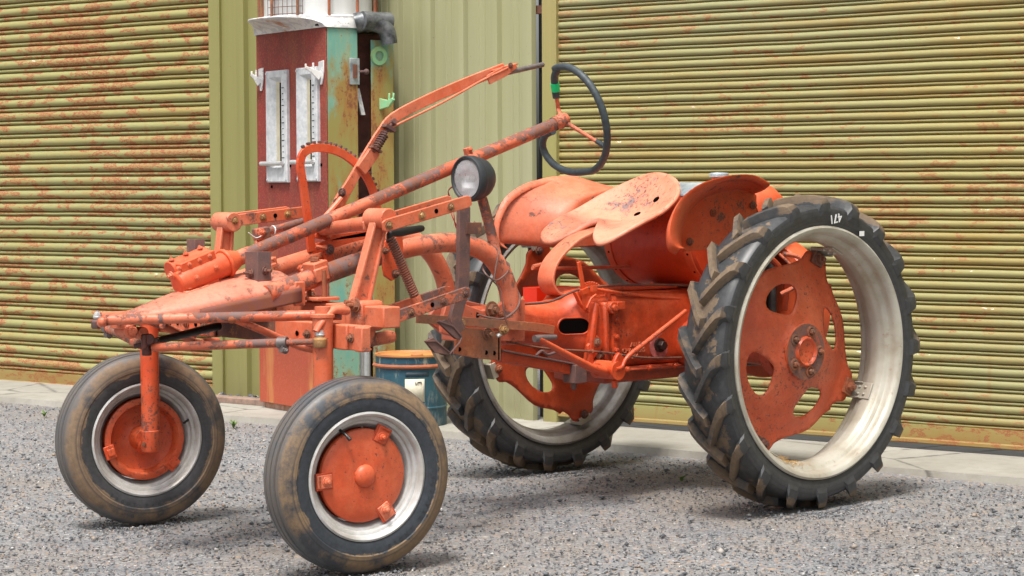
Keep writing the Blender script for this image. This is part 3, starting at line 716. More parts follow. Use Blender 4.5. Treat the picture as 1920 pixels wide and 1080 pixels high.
lm = NT('orange rusted lid'); la = lm.noise(7, 5, .6); lm.fin(lm.mix(lm.ramp(la, [(.35, 0), (.65, 1)]), (.52, .25, .065), (.38, .13, .04)), .6)
b = MB(); b.lathe([(.001, .0), (DR * .96, 0), (DR, .006), (DR, DH * .30), (DR + .004, DH * .315), (DR, DH * .33), (DR, DH * .84), (DR - .003, DH * .95), (DR, DH - .004)], dc_, (0, 0, 1), 64); build('drum_body', b, drummat(), drum)
b = MB(); b.tube([dc_ + V((cos(a / 24 * PI) * (DR + .003), sin(a / 24 * PI) * (DR + .003), DH * .855)) for a in range(48)], .0085, 8, closed=True); build('drum_hoop', b, rusty('rusty hoop', (.42, .12, .05), (.28, .1, .05), (.5, .2, .08), 20), drum)
b = MB(); b.lathe([(.0005, -.008), (DR * .3, -.006), (DR * .9, -.008), (DR * .94, .0), (DR + .002, .001), (DR + .003, -.006), (DR, -.009)], dc_ + V((0, 0, DH)), (0, 0, 1), 64); lid = build('drum_lid', b, lm.m, drum)
b = MB(); b.lathe([(.0005, .004), (.022, .004), (.026, 0), (.026, -.006)], dc_ + V((0, 0, DH)) + rt0 * .03 - V((fw.x, fw.y, 0)) * .07, (0, 0, 1), 20); build('bung', b, lm.m, lid)
# label on the side of the drum
def drumpt(al, h, o=0.):
    a0 = math.atan2(-fw.y, -fw.x) ; a = a0 + al; return dc_ + V((cos(a) * (DR + o), sin(a) * (DR + o), h))
b = MB(); h1_, h0_ = DH * .70, DH * .40
b.grid([[drumpt(al, h, .0012) for al in [-.12 + .055 * i for i in range(11)]] for h in (h0_, h1_)]); lb = build('drum_label', b, plain('cream paper label', (.66, .62, .48), .7), drum, solid=.0006)
b = MB(); b.grid([[drumpt(al, h, .001) for al in [-.1 + .06 * i for i in range(12)]] for h in (DH * .73, DH * .79)]); build('drum_stencil', b, plain('dark print panel', (.03, .06, .08), .6), drum, solid=.0004)
pt = drumpt(.25, DH * .655, .003); nx = (pt - dc_); nx.z = 0; nx.normalize(); tx = V((0, 0, 1)).cross(nx)
T = Matrix(((tx.x, 0, nx.x, pt.x), (tx.y, 0, nx.y, pt.y), (0, 1, 0, pt.z), (0, 0, 0, 1)))
build('label_text', text_mesh('um', .025, T, .0008), 'black', lb)

# ================================================================== the tractor (x to the rear, -y towards the camera)
ROOT = V((.87, 0, 0))
tr = thing('tractor', ROOT, 'worn orange rear-engined cultivating tractor with a high frame, bare pan seat and black steering wheel', 'tractor')
def Y(y, *p, n=0):
    q = [ay(u, v, y) for u, v in p]; return smoothpath(q, n) if n else q
def T(name, mb, mat, parent=tr, **k): return build(name, mb, mat, parent, **k)


# ---- front wheels
def front_wheel(cc, s, k, out, a0, label, ymat, stem):
    n = V((sin(s) * cos(k), -cos(s) * cos(k), sin(k)))          # world vector from the wheel towards -y
    if out > 0: pass
    nn = n * out                                                # outboard
    u = V((cos(s), sin(s), 0)); v = u.cross(n) * 1.0
    if v.z < 0: v = -v
    def P(r, a, w): return cc + u * (r * cos(a)) + v * (r * sin(a)) + nn * w
    d = MB(); d.lathe([(.0005, .060), (.010, .0595), (.020, .057), (.027, .0525), (.0305, .047), (.0315, .0435), (.048, .044), (.085, .042), (.115, .038), (.1255, .033), (.128, .026), (.127, .020)], cc, nn, 64)
    d.lathe([(.1265, -.024), (.1265, -.034), (.122, -.037), (.109, -.037), (.104, -.031), (.098, -.004), (.085, .004), (.055, .006), (.040, .0), (.034, -.02), (.028, -.034), (.0005, -.034)], cc, nn, 64)
    wh = T('front_wheel', d, 'wheelpaint', label=label)
    # tyre
    half = [(.171, .0505), (.178, .0585), (.188, .0620), (.200, .0635), (.211, .0635), (.214, .0655), (.222, .0650), (.236, .0600), (.247, .0535), (.2525, .0490), (.2575, .0440), (.2600, .0395), (.2615, .0360),
            (.2570, .0335), (.2570, .0305), (.2645, .0285), (.2655, .0220), (.2658, .0150), (.2600, .0135), (.2600, .0105), (.2662, .0090), (.2665, .0030), (.2665, .0)]
    prof = half + [(r, -w) for r, w in half[:-1][::-1]]
    t = MB(); t.lathe(prof + [(.160, -.040), (.160, .040)], cc, nn, 112, closed=True)
    T('tyre', t, ymat, wh, ang=24)
    r = MB(); pr = [(.1705, .050), (.1740, .054), (.1740, .059), (.170, .0610), (.1655, .058), (.1630, .048), (.161, .042), (.1535, .0405), (.1515, .038), (.1500, .030), (.1435, .0285), (.1415, .026), (.140, .018), (.131, .010)]
    r.lathe(pr + [(a, -b) for a, b in pr[::-1]], cc, nn, 96); T('rim', r, 'frim', wh, solid=.003, ang=50)
    for i in range(3):
        a = R(a0 + 120 * i); e = u * cos(a) + v * sin(a)
        c = MB(); c.box(P(.119, a, .039), (.042, .036, .010), X=e, Z=nn); c.box(P(.136, a, .033), (.012, .034, .022), X=e, Z=nn); c.bolt(P(.114, a, .0435), nn, .0105, .009, .7)
        T('rim_clamp', c, M['faded'] if i else M['orange'], wh, bevel=.002)
        c = MB(); c.box(P(.118, a, -.039), (.034, .042, .008), X=e, Z=nn); c.box(P(.116, a, -.045), (.022, .022, .006), X=e, Z=nn); T('clamp_nut', c, 'orange', wh, bevel=.0015)
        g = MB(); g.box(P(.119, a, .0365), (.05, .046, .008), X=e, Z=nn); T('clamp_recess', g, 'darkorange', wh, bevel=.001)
    a = R(stem); b = MB(); b.mark()
    b.tube([P(.143, a, .030), P(.135, a, .050), P(.122, a, .062)], [.0045, .0042, .0035], 10); b.cyl(P(.126, a, .058), P(.118, a, .0655), .0052, 10)
    b.mark(); b.tube([P(.150, a, -.036), P(.128, a, -.052)], [.004, .0035], 8)
    T('valve_stem', b, 'black', wh)
    return wh, P, nn, u, v

CN = V((0, -.5564, .2662)); CF = V((0, .5564, .2662))
def axisn(s, k): return V((sin(s) * cos(k), -cos(s) * cos(k), sin(k)))
mN = tyremat('front tyre rubber', (.024, .028, .034), (.27, .175, .095), .6, tuple(CN), tuple(axisn(-.1586, -.0099)), (.212, .80, .275))
mF = tyremat('dusty front tyre rubber', (.034, .034, .036), (.26, .17, .10), .6, tuple(CF), tuple(axisn(-.2213, .0099)), (.205, .80, .275))
wN, PN, nN, uN, vN = front_wheel(CN, -.1586, -.0099, 1, 63, 'near front wheel with an orange domed disc', mN, 118)
wF, PF, nF, uF, vF = front_wheel(CF, -.2213, .0099, -1, 77, 'far front wheel seen from its dished inner side', mF, 20)
# moulded sidewall lettering
def arc_text(s, P, r, a_mid, da, w, size, nn, parent, mat='bezel'):
    mb = MB(); k = len(s)
    for i, ch_ in enumerate(s):
        if ch_ == ' ': continue
        a = a_mid + (i - (k - 1) / 2) * da; c = P(r, a, w); e = (P(r + .01, a, w) - c).normalized(); y_ = -e if da > 0 else e
        y_ = e * (-1 if da > 0 else 1); x_ = y_.cross(nn)
        Tm = Matrix(((x_.x, y_.x, nn.x, c.x), (x_.y, y_.y, nn.y, c.y), (x_.z, y_.z, nn.z, c.z), (0, 0, 0, 1)))
        q = text_mesh(ch_, size, Tm, .0009); mb.add(q.v, q.f)
    return T('sidewall_lettering', mb, mat, parent)
arc_text('FRONT TRACTOR', PN, .202, R(-38), R(5.6), .0633, .016, nN, wN)
arc_text('FRONT TRACTOR', lambda r, a, w: PF(r, a, w), .203, R(-92), R(5.6), -.0633, .014, -nF, wF)

# ---- kingpins, axle, steering
KN = V((-.03, -.445, 0)); KF = V((-.03, .452, 0))
for K, c in ((KN, CN), (KF, CF)):
    b = MB(); top = .692 if K is KN else .640
    b.tube([K + V((0, 0, .236)), K + V((0, 0, .245)), K + V((0, 0, .300)), K + V((0, 0, .302)), K + V((0, 0, top))], [.026, .0295, .0295, .0275, .0285], 24)
    b.tube([K + V((0, 0, .266)), c + (K - c).normalized() * .03 + V((0, 0, 0))], [.02, .02], 16)
    kp = T('kingpin', b, 'faded' if K is KN else 'orange')
    b = MB(); b.lathe([(.0295, -.003), (.033, -.002), (.033, .006), (.029, .009)], K + V((0, 0, top - .003)), (0, 0, 1), 24, capb=True); T('collar', b, 'faded', kp)
    d = V((-1, -.15, 0)); b = MB(); b.cyl(K + V((0, 0, .262)), K + V((0, 0, .262)) - V((.033, .012, 0)), .006, 8); T('grease_nipple', b, 'rust', kp)
b = MB()
def channel(mb, y0, y1, x, z, h, dpt, t):
    mb.box(V((x, (y0 + y1) / 2, z)), (t, abs(y1 - y0), h)); mb.box(V((x + dpt / 2, (y0 + y1) / 2, z + h / 2 - t / 2)), (dpt, abs(y1 - y0) - .001, t)); mb.box(V((x + dpt / 2, (y0 + y1) / 2, z - h / 2 + t / 2)), (dpt, abs(y1 - y0) - .001, t))
channel(b, -.205, .175, .012, .632, .060, .04, .006); axl = T('front_axle', b, 'rust', bevel=.001)
for y0, y1 in ((-.585, -.175), (.135, .475)):
    b = MB(); channel(b, y0, y1, .002, .634, .068, .03, .007)
    if y0 < 0: b.box(V((-.012, -.60, .634)), (.03, .035, .066)); b.box(V((-.004, -.50, .634)), (.010, .05, .068))
    T('axle_extension', b, 'faded', axl, bevel=.004)
    b = MB()
    for k in range(6):
        yy = y0 + .05 + k * .05
        if k % 2 == 0: b.bolt(V((-.003, yy, .634)), (-1, 0, 0), .010, .008)
    T('axle_bolt', b, 'bolt', axl)
    b = MB()
    for k in (1, 3, 5): b.mark(); b.cyl(V((-.0025, y0 + .05 + k * .05, .634)), V((-.0035, y0 + .05 + k * .05, .634)), .0075, 14)
    T('axle_hole', b, 'dark', axl)
# radius rods: from the nose pivot out to each end of the axle, each with a lower strut
for sg in (-1, 1):
    K = KN if sg < 0 else KF
    a0 = ay(205, 600, -.02) if sg < 0 else V((-.44, .02, .672)); a1 = V((-.03, sg * .41, .704 if sg < 0 else .675))
    if sg < 0: a1 = ay(640, 590, -.44)
    b = MB(); d = (a1 - a0).normalized()
    b.tube(smoothpath([a0 + V((.03, sg * .0, 0)) - d * .03 if 0 else a0, a0 + d * .02, a0.lerp(a1, .5), a1], 5), .0145, 18); b.ball(a0, .0145)
    rod = T('radius_rod', b, 'column' if sg < 0 else 'faded')
    m = a0.lerp(a1, .52); e = ay(560, 648, -.30) if sg < 0 else V((-.02, .25, .60)); e2 = ay(612, 655, -.36) if sg < 0 else V((.03, .31, .598))
    b = MB(); b.tube(smoothpath([m, m.lerp(e, .5), e, e2], 5), [.013] * 9 + [.013, .015, .016, .017, .018, .018, .018], 16, sq=(1, .8)); T('strut', b, 'faded', rod)
    if sg < 0:
        b = MB(); b.ball(m + d * .006 - V((0, 0, .004)), .017, 12, .8); T('weld_bead', b, 'rustplate', rod)
# nose pivot
b = MB(); c = ay(236, 620, 0); b.cyl(c + V((-.0, .03, 0)), c + V((0, -.03, 0)), .021, 20); b.box(c + V((-.01, 0, .022)), (.05, .05, .03)); b.bolt(c + V((0, -.03, 0)), (0, -1, 0), .014, .012)
c2 = ay(262, 624, 0); b.cyl(c2 + V((0, .02, 0)), c2 + V((0, -.02, 0)), .017, 18); T('nose_pivot', b, 'faded', bevel=.003)
# steering arms, tie rods, bell crank
BJN = ay(600, 640, -.46); BJF = ay(183, 606, .46); BC = ay(275, 652, -.0)
b = MB(); b.tube(smoothpath([ay(650, 583, -.45), ay(625, 581, -.455), ay(606, 600, -.46), ay(592, 622, -.46)], 5), [.016, .017, .017, .017, .016, .016, .015, .015, .014, .014, .013, .013, .012, .012, .011, .011], 14, sq=(1, .75)); b.cyl(KN + V((0, 0, .698)), KN + V((0, 0, .716)), .022, 20); T('steering_arm', b, 'faded')
b = MB(); b.tube(smoothpath([KF + V((0, 0, .645)), KF + V((-.05, 0, .655)), BJF + V((.01, 0, .02))], 5), .013, 12); T('steering_arm', b, 'faded')
for J, m_ in ((BJN, 'steel'), (BJF, 'steel')):
    b = MB(); b.lathe([(.001, -.016), (.017, -.016), (.0195, -.011), (.0195, .006), (.015, .010), (.011, .012), (.011, .018)], J, (0, 0, 1), 22); rodm = T('ball_joint', b, 'rustpurple' if J is BJF else 'boltgold')
    b = MB(); b.lathe([(.012, .014), (.014, .019), (.012, .024)], J, (0, 0, 1), 18); b.bolt(J + V((0, 0, .023)), (0, 0, 1), .010, .009); T('castle_nut', b, 'alu', rodm)
    d = (BC - J).normalized(); b = MB(); e1 = J + d * .015; L = (BC - J).length
    b.tube([e1, J + d * L * .20], .0085, 12); b.tube([J + d * L * .19, J + d * (L - .02)], .0125, 14); tr_ = T('tie_rod', b, 'column')
    q = J + d * L * .21; b = MB(); b.cyl(q - d * .014, q + d * .014, .0165, 16); b.box(q + V((0, -.004, -.016)), (.022, .016, .022)); b.bolt(q + V((0, -.012, -.02)), (0, -1, -.1), .008, .008); T('rod_clamp', b, 'steel', tr_, bevel=.002)
b = MB(); b.cyl(BC + V((.01, .02, .022)), BC + V((-.01, -.03, .026)), .016, 16); b.cyl(BC + V((0, 0, -.022)), BC + V((0, 0, .02)), .014, 14); b.box(BC + V((.0, -.0, .012)), (.07, .03, .014), X=(1, -.8, .3)); b.cyl(BC + V((-.02, -.02, -.002)), BC + V((-.02, -.02, .04)), .009, 12)
T('bell_crank', b, plain('greasy black joint', (.03, .026, .024), .4, .2, .5, 60, (.13, .03, .02), .3), bevel=.003)
b = MB(); b.tube([BC + V((.0, 0, .012)), ay(410, 611, .1)], [.010, .0125], 12); T('drag_link', b, 'black')
b = MB(); b.tube(smoothpath(Y(.12, (310, 612), (345, 632), (372, 645), (402, 640)), 4) if 0 else smoothpath([ay(305, 610, .10), ay(340, 628, .14), ay(370, 643, .2), ay(405, 641, .26)], 4), [.012] * 4 + [.014] * 5 + [.017] * 4, 14, sq=(1, .8)); T('far_strut', b, 'faded')

# ---- nose casting
b = MB(); rows = []
for x, hw, zt, dp, cr in ((-.385, .020, .680, .018, .005), (-.375, .034, .683, .022, .010), (-.34, .052, .690, .026, .018), (-.28, .074, .700, .030, .026), (-.20, .096, .714, .035, .036), (-.10, .118, .732, .040, .042), (0, .136, .748, .046, .043), (.07, .150, .760, .052, .040), (.10, .154, .765, .054, .036)):
    r = []
    for yy, dz in ((-1, -dp), (-1, -.012), (-.985, -.004), (-.94, .002), (-.75, cr * .42), (-.4, cr * .85), (0, cr), (.4, cr * .85), (.75, cr * .42), (.94, .002), (.985, -.004), (1, -.012), (1, -dp)): r.append(V((x, yy * hw, zt + dz + mnoise.noise(V((x * 9, yy * 3, 0))) * .003)))
    rows.append(r)
b.grid(rows); o_ = len(b.v); b.f.append([o_ - 13 + k for k in range(13)]); b.f.append(list(range(13))[::-1])
nose = T('front_frame', b, paint('nose paint worn to primer', (.54, .105, .045), (.60, .215, .14), 1.15, .44, .45, chipc=(.26, .12, .095)), ang=38)
b = MB(); b.grid([[V((x, -hw * 1.003 - .001, zt - .012 - dz)) for x, hw, zt in ((-.20, .096, .714), (-.10, .118, .732), (.0, .136, .748), (.07, .150, .760), (.105, .155, .765))] for dz in (0, .012, .036, .042)]); T('side_flange', b, paint('rusty flange', (.62, .11, .04), (.5, .17, .1), 2.3, .5, .5, chipc=(.2, .07, .055)), nose, solid=.005)
b = MB(); b.box(V((.105, -.145, .735)), (.035, .014, .07)); T('gusset', b, 'faded', nose, bevel=.003)
# rusty angle plates bolted to the nose
def angle_plate(p, name='angle_plate', h=.105, w1=.03, w2=.026):
    b = MB(); e1 = (-rt0 + V((fw.x, fw.y, 0)) * .55).normalized(); e2 = (rt0 + V((fw.x, fw.y, 0)) * .45).normalized(); U = V((0, 0, h))
    b.prism([p, p + e1 * w1, p + e1 * w1 + V((0, 0, 0)) + e2 * .004, p + e1 * .004 + e2 * .004, p + e2 * w2 + e1 * .004, p + e2 * w2], U)
    o = T(name, b, 'rustpurple', bevel=.001)
    b = MB(); b.bolt(p + e1 * w1 * .5 + V((0, 0, h * .42)), (-e2).normalized(), .009, .009, 1.6); b.bolt(p + e2 * w2 * .5 + V((0, 0, h * .48)), (-e1).normalized(), .009, .009, 1.6); T('plate_bolt', b, 'rust', o)
    return o
angle_plate(ay(484, 541, -.09), w1=.045, w2=.040); angle_plate(ay(366, 510, .09), h=.095, w1=.03, w2=.03)

# ---- steering box and column
c0 = ay(362, 515, 0); c1 = ay(436, 489, 0); cdv = (ay(1050, 228, 0) - ay(436, 489, 0)).normalized()
b = MB(); c0 = c1 - cdv * .20
b.tube([c0, c0 + cdv * .006, c0 + cdv * .02, c0 + cdv * .17], [.026, .033, .036, .036], 28)
b.lathe([(.036, 0), (.044, .001), (.044, .012), (.038, .014), (.032, .03), (.024, .05)], c0 + cdv * .168, cdv, 28)
side = V((0, 1, 0)); un = cdv.cross(V((0, -1, 0))).normalized()
if un.z < 0: un = -un
b.tube([c0 + cdv * .01 + un * .035 + side * .03, c0 + cdv * .14 + un * .035 + side * .03], [.030, .030], 18)
b.box(c0 + cdv * .08 + un * .03 + side * .01, (.12, .06, .05), X=cdv, Z=un); b.box(c0 + cdv * .10 - un * .045, (.05, .05, .05), X=cdv, Z=un)
sb = T('steering_box', b, 'orange', bevel=.003)
b = MB()
for k in range(4): b.bolt(c0 + cdv * (.012 + .036 * k) + un * .045 - side * .018, (0, -1, .3), .0055, .005)
for dx, dz in ((0, .0), (.05, 0), (.1, 0)): b.bolt(c0 + cdv * (.02 + dx) + un * .066 + side * .02, un, .006, .006)
b.bolt(c0 + cdv * .05 - side * .036 + un * .005, (0, -1, 0), .006, .006); b.bolt(c0 + cdv * .12 - side * .036 + un * .01, (0, -1, 0), .006, .006); b.bolt(c0 - cdv * .006 + un * .03, -cdv, .009, .008)
T('box_bolt', b, 'faded', sb)
b = MB(); b.cyl(c0 + cdv * .055, c0 + cdv * .055 + V((0, -.002, -.09)), .022, 18); b.cyl(c0 + cdv * .14, c0 + cdv * .14 + V((0, 0, -.07)), .016, 16); q = ay(352, 545, -.02); b.box(q + V((.025, 0, 0)), (.08, .035, .012), X=(1, 0, .25)); b.cyl(q + V((0, 0, -.014)), q, .017, 16); b.bolt(q + V((0, 0, .006)), (0, 0, 1), .010, .009)
T('box_mount', b, 'faded', sb, bevel=.003)
c2 = ay(1050, 228, 0); b = MB(); b.tube([c1 - cdv * .02, c1 + cdv * .06, c1 + cdv * .062, c2], [.0225, .0225, .0202, .0202], 24); colm = T('steering_column', b, 'column')
b = MB(); b.tube([c2 - cdv * .03, c2 - cdv * .004, c2, c2 + cdv * .018], [.023, .023, .025, .023], 24); T('column_collar', b, 'faded', colm)
# steering wheel
RW = .180; hub = c2 + cdv * .012; rc = ay(1077, 224, 0) + V((0, 0, 0)); e1 = un; e2 = V((.174, .985, 0)); wax = e2.cross(e1).normalized()
def rimp(a, r=RW): return rc + e1 * (r * cos(R(a))) + e2 * (r * sin(R(a)))
def pw(u, v, lift=0.):
    d = ray(u, v); return CAM + d * ((rc - CAM).dot(wax) / d.dot(wax)) + cdv * lift
pts = smoothpath([pw(1037, 246), pw(1026, 251), pw(1019, 261), pw(1018, 276), pw(1026, 294), pw(1042, 311), pw(1064, 321), pw(1086, 324)], 5) + [rimp(a) for a in np.linspace(186, 360 + 14, 64)] + smoothpath([pw(1047, 127), pw(1040, 141), pw(1040, 158), pw(1043, 183)], 5)
pts = smoothpath(pts[::3] + [pts[-1]], 3)
b = MB(); rad = [.0122 * (1 + .035 * sin(i * 1.9)) for i in range(len(pts))]; b.tube(pts, rad, 14)
sw = T('steering_wheel', b, 'wheelrubber', label='black rubber wheel rim with a broken gap')
b = MB(); b.tube([pw(1043, 180), pw(1047, 205), hub], [.0062, .007, .0075], 10); b.tube([hub, pw(1130, 272)], [.0075, .0058], 10)
b.lathe([(.020, -.01), (.0225, 0), (.0225, .014), (.012, .020), (.0005, .021)], hub, cdv, 20); T('spokes', b, 'faded', sw)
b = MB(); b.tube([pw(1040, 156), pw(1041, 163), pw(1042, 171)], [.0142, .0146, .0142], 16); T('green_tape', b, 'green', sw)
b = MB(); q0 = pw(1134, 274); q1 = q0.lerp(hub, .2); b.tube([q0, q1], [.0105, .0075], 10); T('spoke_boot', b, 'wheelrubber', sw)
# column clamp and headlamp
b = MB(); q = ay(884, 300, 0); b.tube([q - cdv * .014, q + cdv * .014], .0225, 20); b.box(q + un * .028 - cdv * .006, (.022, .016, .028), X=cdv, Z=un); b.bolt(q + un * .034 + V((0, -.008, 0)), (0, -1, 0), .006, .006); T('column_clamp', b, 'faded', colm, bevel=.002)
hc = ay(879, 335, -.085); hd = V((-.985, -.03, -.04)).normalized()
b = MB(); b.lathe([(.0575, .007), (.0600, .011), (.0625, .013), (.0640, .011), (.0665, .013), (.0700, .012), (.0718, .007), (.0718, -.014), (.0695, -.018), (.0680, -.022), (.0665, -.036), (.060, -.055), (.046, -.072), (.026, -.083), (.0005, -.087)], hc, hd, 48)
hl = T('headlamp', b, 'bezel', label='round black headlamp')
t = NT('fluted lens glass'); sx = t.sep()[1]; fl_ = t.math('SINE', t.math('MULTIPLY', sx, 900)); t.fin((.97, .98, 1.), .06, 0., t.bump(fl_, .5, .003), Transmission_Weight=.85, IOR=1.45); M['lens'] = t.m
t = NT('chromed reflector'); t.fin((.92, .92, .93), .30, .7); M['refl'] = t.m
b = MB(); b.lathe([(.0585, .009), (.045, .0135), (.025, .017), (.0005, .018)], hc, hd, 48); T('lens', b, 'lens', hl); b = MB(); b.lathe([(.0575, .004), (.052, -.012), (.042, -.026), (.028, -.036), (.012, -.041), (.0005, -.042)], hc, hd, 48); T('reflector', b, 'refl', hl); b = MB(); b.ball(hc - hd * .018, .011, 14); T('bulb', b, 'white', hl)
b = MB(); b.tube([hc - hd * .05 + V((0, .03, .02)), q + V((0, -.01, -.015))], .009, 10); b.box(hc - hd * .04 + V((0, .05, .01)), (.03, .03, .01)); T('lamp_bracket', b, 'faded', hl, bevel=.002)
b = MB(); b.tube(smoothpath([ay(904, 372, -.05), ay(918, 425, -.08), ay(934, 492, -.105)], 5), .0165, 18); T('column_support', b, 'column')
b = MB(); b.tube(smoothpath([hc - hd * .07 + V((0, .02, 0)), ay(848, 350, .03), ay(841, 368, .0), ay(850, 395, -.12), ay(853, 420, -.13), ay(858, 432, -.13)], 6), .0016, 6); b.tube(smoothpath([hc - hd * .07 + V((0, .02, -.003)), ay(845, 353, .03), ay(844, 372, .0), ay(846, 400, -.12), ay(857, 425, -.13)], 6), .0016, 6); T('lamp_wire', b, 'redwire')
# loops of wire round the frame tube
b = MB()
b.tube(smoothpath([ay(920, 460, -.10), ay(934, 470, -.15), ay(930, 500, -.16), ay(926, 525, -.16)], 6), .0028, 7)
b.tube(smoothpath([ay(u, v, yy) for u, v, yy in ((905, 500, -.12), (912, 515, -.16), (930, 526, -.165), (950, 512, -.16), (955, 497, -.12), (944, 490, -.085), (915, 490, -.085))], 6, True), .0028, 7, closed=True)
b.tube(smoothpath([ay(u, v, yy) for u, v, yy in ((922, 524, -.16), (938, 545, -.165), (943, 575, -.17), (950, 605, -.17))], 6), .0022, 7)
b.tube(smoothpath([ay(u, v, yy) for u, v, yy in ((896, 590, -.16), (920, 596, -.165), (945, 597, -.165), (968, 580, -.162), (975, 560, -.14), (970, 545, -.09))], 6), .0035, 7)
T('wiring', b, 'wire')

# ---- twin frame tubes
n_ = [(527, 543), (600, 517), (680, 489), (760, 466), (820, 456), (862, 457), (905, 470), (935, 500), (953, 545), (958, 592), (958, 612)]
b = MB(); b.tube(smoothpath([ay(430, 567, -.12) if 0 else ay(500, 553, -.12)] + [ay(u, v, -.12) for u, v in n_], 5), [.0285] * 30 + [.031] * 31, 24); T('frame_tube', b, 'column', label='near bent frame tube')
f_ = [(400, 540), (470, 519), (557, 492), (650, 463), (698, 452), (745, 446), (779, 452), (809, 477), (829, 514), (838, 550), (842, 590)]
b = MB(); b.tube(smoothpath([ay(u, v, .12) for u, v in f_], 5), .0285, 24); T('frame_tube', b, 'faded', label='far bent frame tube')

# ---- tool bar, gang arms and parallel links
TBX, TBZ = .205, .676
b = MB(); b.box(V((TBX, 0, TBZ)), (.060, .90, .060)); tb = T('tool_bar', b, 'faded', bevel=.004)
def clamp_on_tube(u, v, y):
    c = ay(u, v, y); b = MB(); b.box(c + V((0, -.004, .012)), (.052, .060, .026), X=(1, 0, .25)); b.box(c + V((0, -.034, -.012)), (.05, .01, .04), X=(1, 0, .25)); b.box(c + V((0, .030, -.012)), (.05, .01, .04), X=(1, 0, .25))
    o = T('tube_clamp', b, 'faded', bevel=.004); k = MB(); k.cyl(c + V((.004, -.038, 0)), V((c.x + .01, y - .038, TBZ - .04)), .0075, 12); k.cyl(c + V((.004, .038, 0)), V((c.x + .01, y + .038, TBZ - .04)), .0075, 12); k.bolt(c + V((0, -.004, .026)), (0, 0, 1), .012, .010)
    T('clamp_bolt', k, 'rustplate', o); p = MB(); p.mark(); p.box(V((c.x + .005, y, TBZ + .042)), (.08, .12, .010)); p.mark(); p.box(V((c.x + .005, y, TBZ - .042)), (.06, .10, .010)); T('clamp_plate', p, 'faded', o, bevel=.002)
clamp_on_tube(590, 506, -.12); clamp_on_tube(495, 500, .12)
def upright(u0, v0, u1, v1, y, r=.016, mat='orange'):
    b = MB(); a, c = ay(u0, v0, y), ay(u1, v1, y); b.sweep([a, a.lerp(c, .5), c], [.036, .034, .050], .012, (1, 0, .2)); b.cyl(a + V((0, -.014, 0)), a + V((0, .014, 0)), r, 18); o = T('tube_bracket', b, mat, bevel=.003)
    k = MB(); k.bolt(a + V((0, -.014, 0)), (0, -1, 0), .012, .010); T('bracket_bolt', k, 'rustpurple', o)
upright(613, 468, 622, 506, .075); upright(568, 505, 590, 520, -.02, .014)
b = MB(); b.cyl(ay(592, 462, .075), ay(613, 466, .06), .006, 10); T('lock_pin', b, 'faded')

def gang(sg, far):
    yA = sg * .325; yo = sg * .375; yi = sg * .285
    top = ax(710, 408, .245) if not far else V((.20, .385, .937)); top = V((top.x, yA if not far else .385, top.z))
    if not far: top = ay(712, 410, yA)
    else: yA = .385; yo = .345; yi = .43; top = ay(424, 416, yA)
    bot = V((TBX - .025, yA, TBZ + .02))
    # clamp casting round the bar
    b = MB(); b.box(V((TBX - .003, yA, TBZ)), (.090, .075, .088)); b.box(V((TBX - .015, yA, TBZ - .058)), (.07, .06, .05)); b.box(V((TBX + .05, yA, TBZ - .068)), (.10, .045, .035), X=(1, 0, .1))
    o = T('gang_clamp', b, 'faded', bevel=.012)
    k = MB(); k.bolt(V((TBX - .048, yA - .02, TBZ + .030)), (-1, -.1, .1), .014, .014, 1.2); k.bolt(V((TBX - .042, yA + sg * .03 + .02, TBZ + .035)), (-1, 0, .2), .014, .014, 1.6); T('set_screw', k, 'bolt', o)
    # I-section arm
    b = MB(); d = (top - bot).normalized(); ax_ = V((1, 0, 0)) - d * d.x; ax_.normalize()
    b.sweep([bot, top], [.052, .036], .012, ax_); b.sweep([bot + ax_ * .026, top + ax_ * .018], .010, .030, ax_); b.sweep([bot - ax_ * .026, top - ax_ * .018], .010, .030, ax_)
    b.tube([top + V((0, -.045, 0)), top + V((0, .045, 0))], .030, 26); T('gang_arm', b, 'faded', bevel=.003)
    # links
    if not far:
        up = [ay(724, 423, yo), ay(876, 378, yo)]; lo = [ay(708, 606, yo), ay(874, 549, yo)]
    else:
        up = [ay(436, 414, yo), ay(566, 398, yo)]; lo = [V((TBX + .08, yo, .60)), V((.5, yo, .70))]
    for nm, (p, q), ys in (('upper_link', up, (0, yi - yo)), ('lower_link', lo, (0, yi - yo))):
        for dy in ys:
            b = MB(); d = (q - p).normalized(); e = V((0, dy, 0)); w = .036
            b.sweep([p - d * .014 + e, p + e, q + e, q + d * .014 + e], [.024, w, w, .024], .008, V((0, 0, 1))); L = T(nm, b, 'faded' if nm[0] == 'u' else 'column', bevel=.002)
            if dy == 0:
                k = MB(); s_ = -1 if not far else -1
                for t in (0.02, .42, .78) if nm[0] == 'u' else (.02, .36, .72, .98): k.bolt(p.lerp(q, t) + V((0, -.004, 0)), (0, -1, 0), .009, .008, .5)
                T('link_bolt', k, 'boltgold' if nm[0] == 'u' else 'rust', L)
                k = MB(); h = p.lerp(q, .60); k.cyl(h + V((0, -.0038, 0)), h + V((0, -.0048, 0)), .007, 14); T('link_hole', k, 'dark', L)
    return up, lo
up, lo = gang(-1, False); gang(1, True)
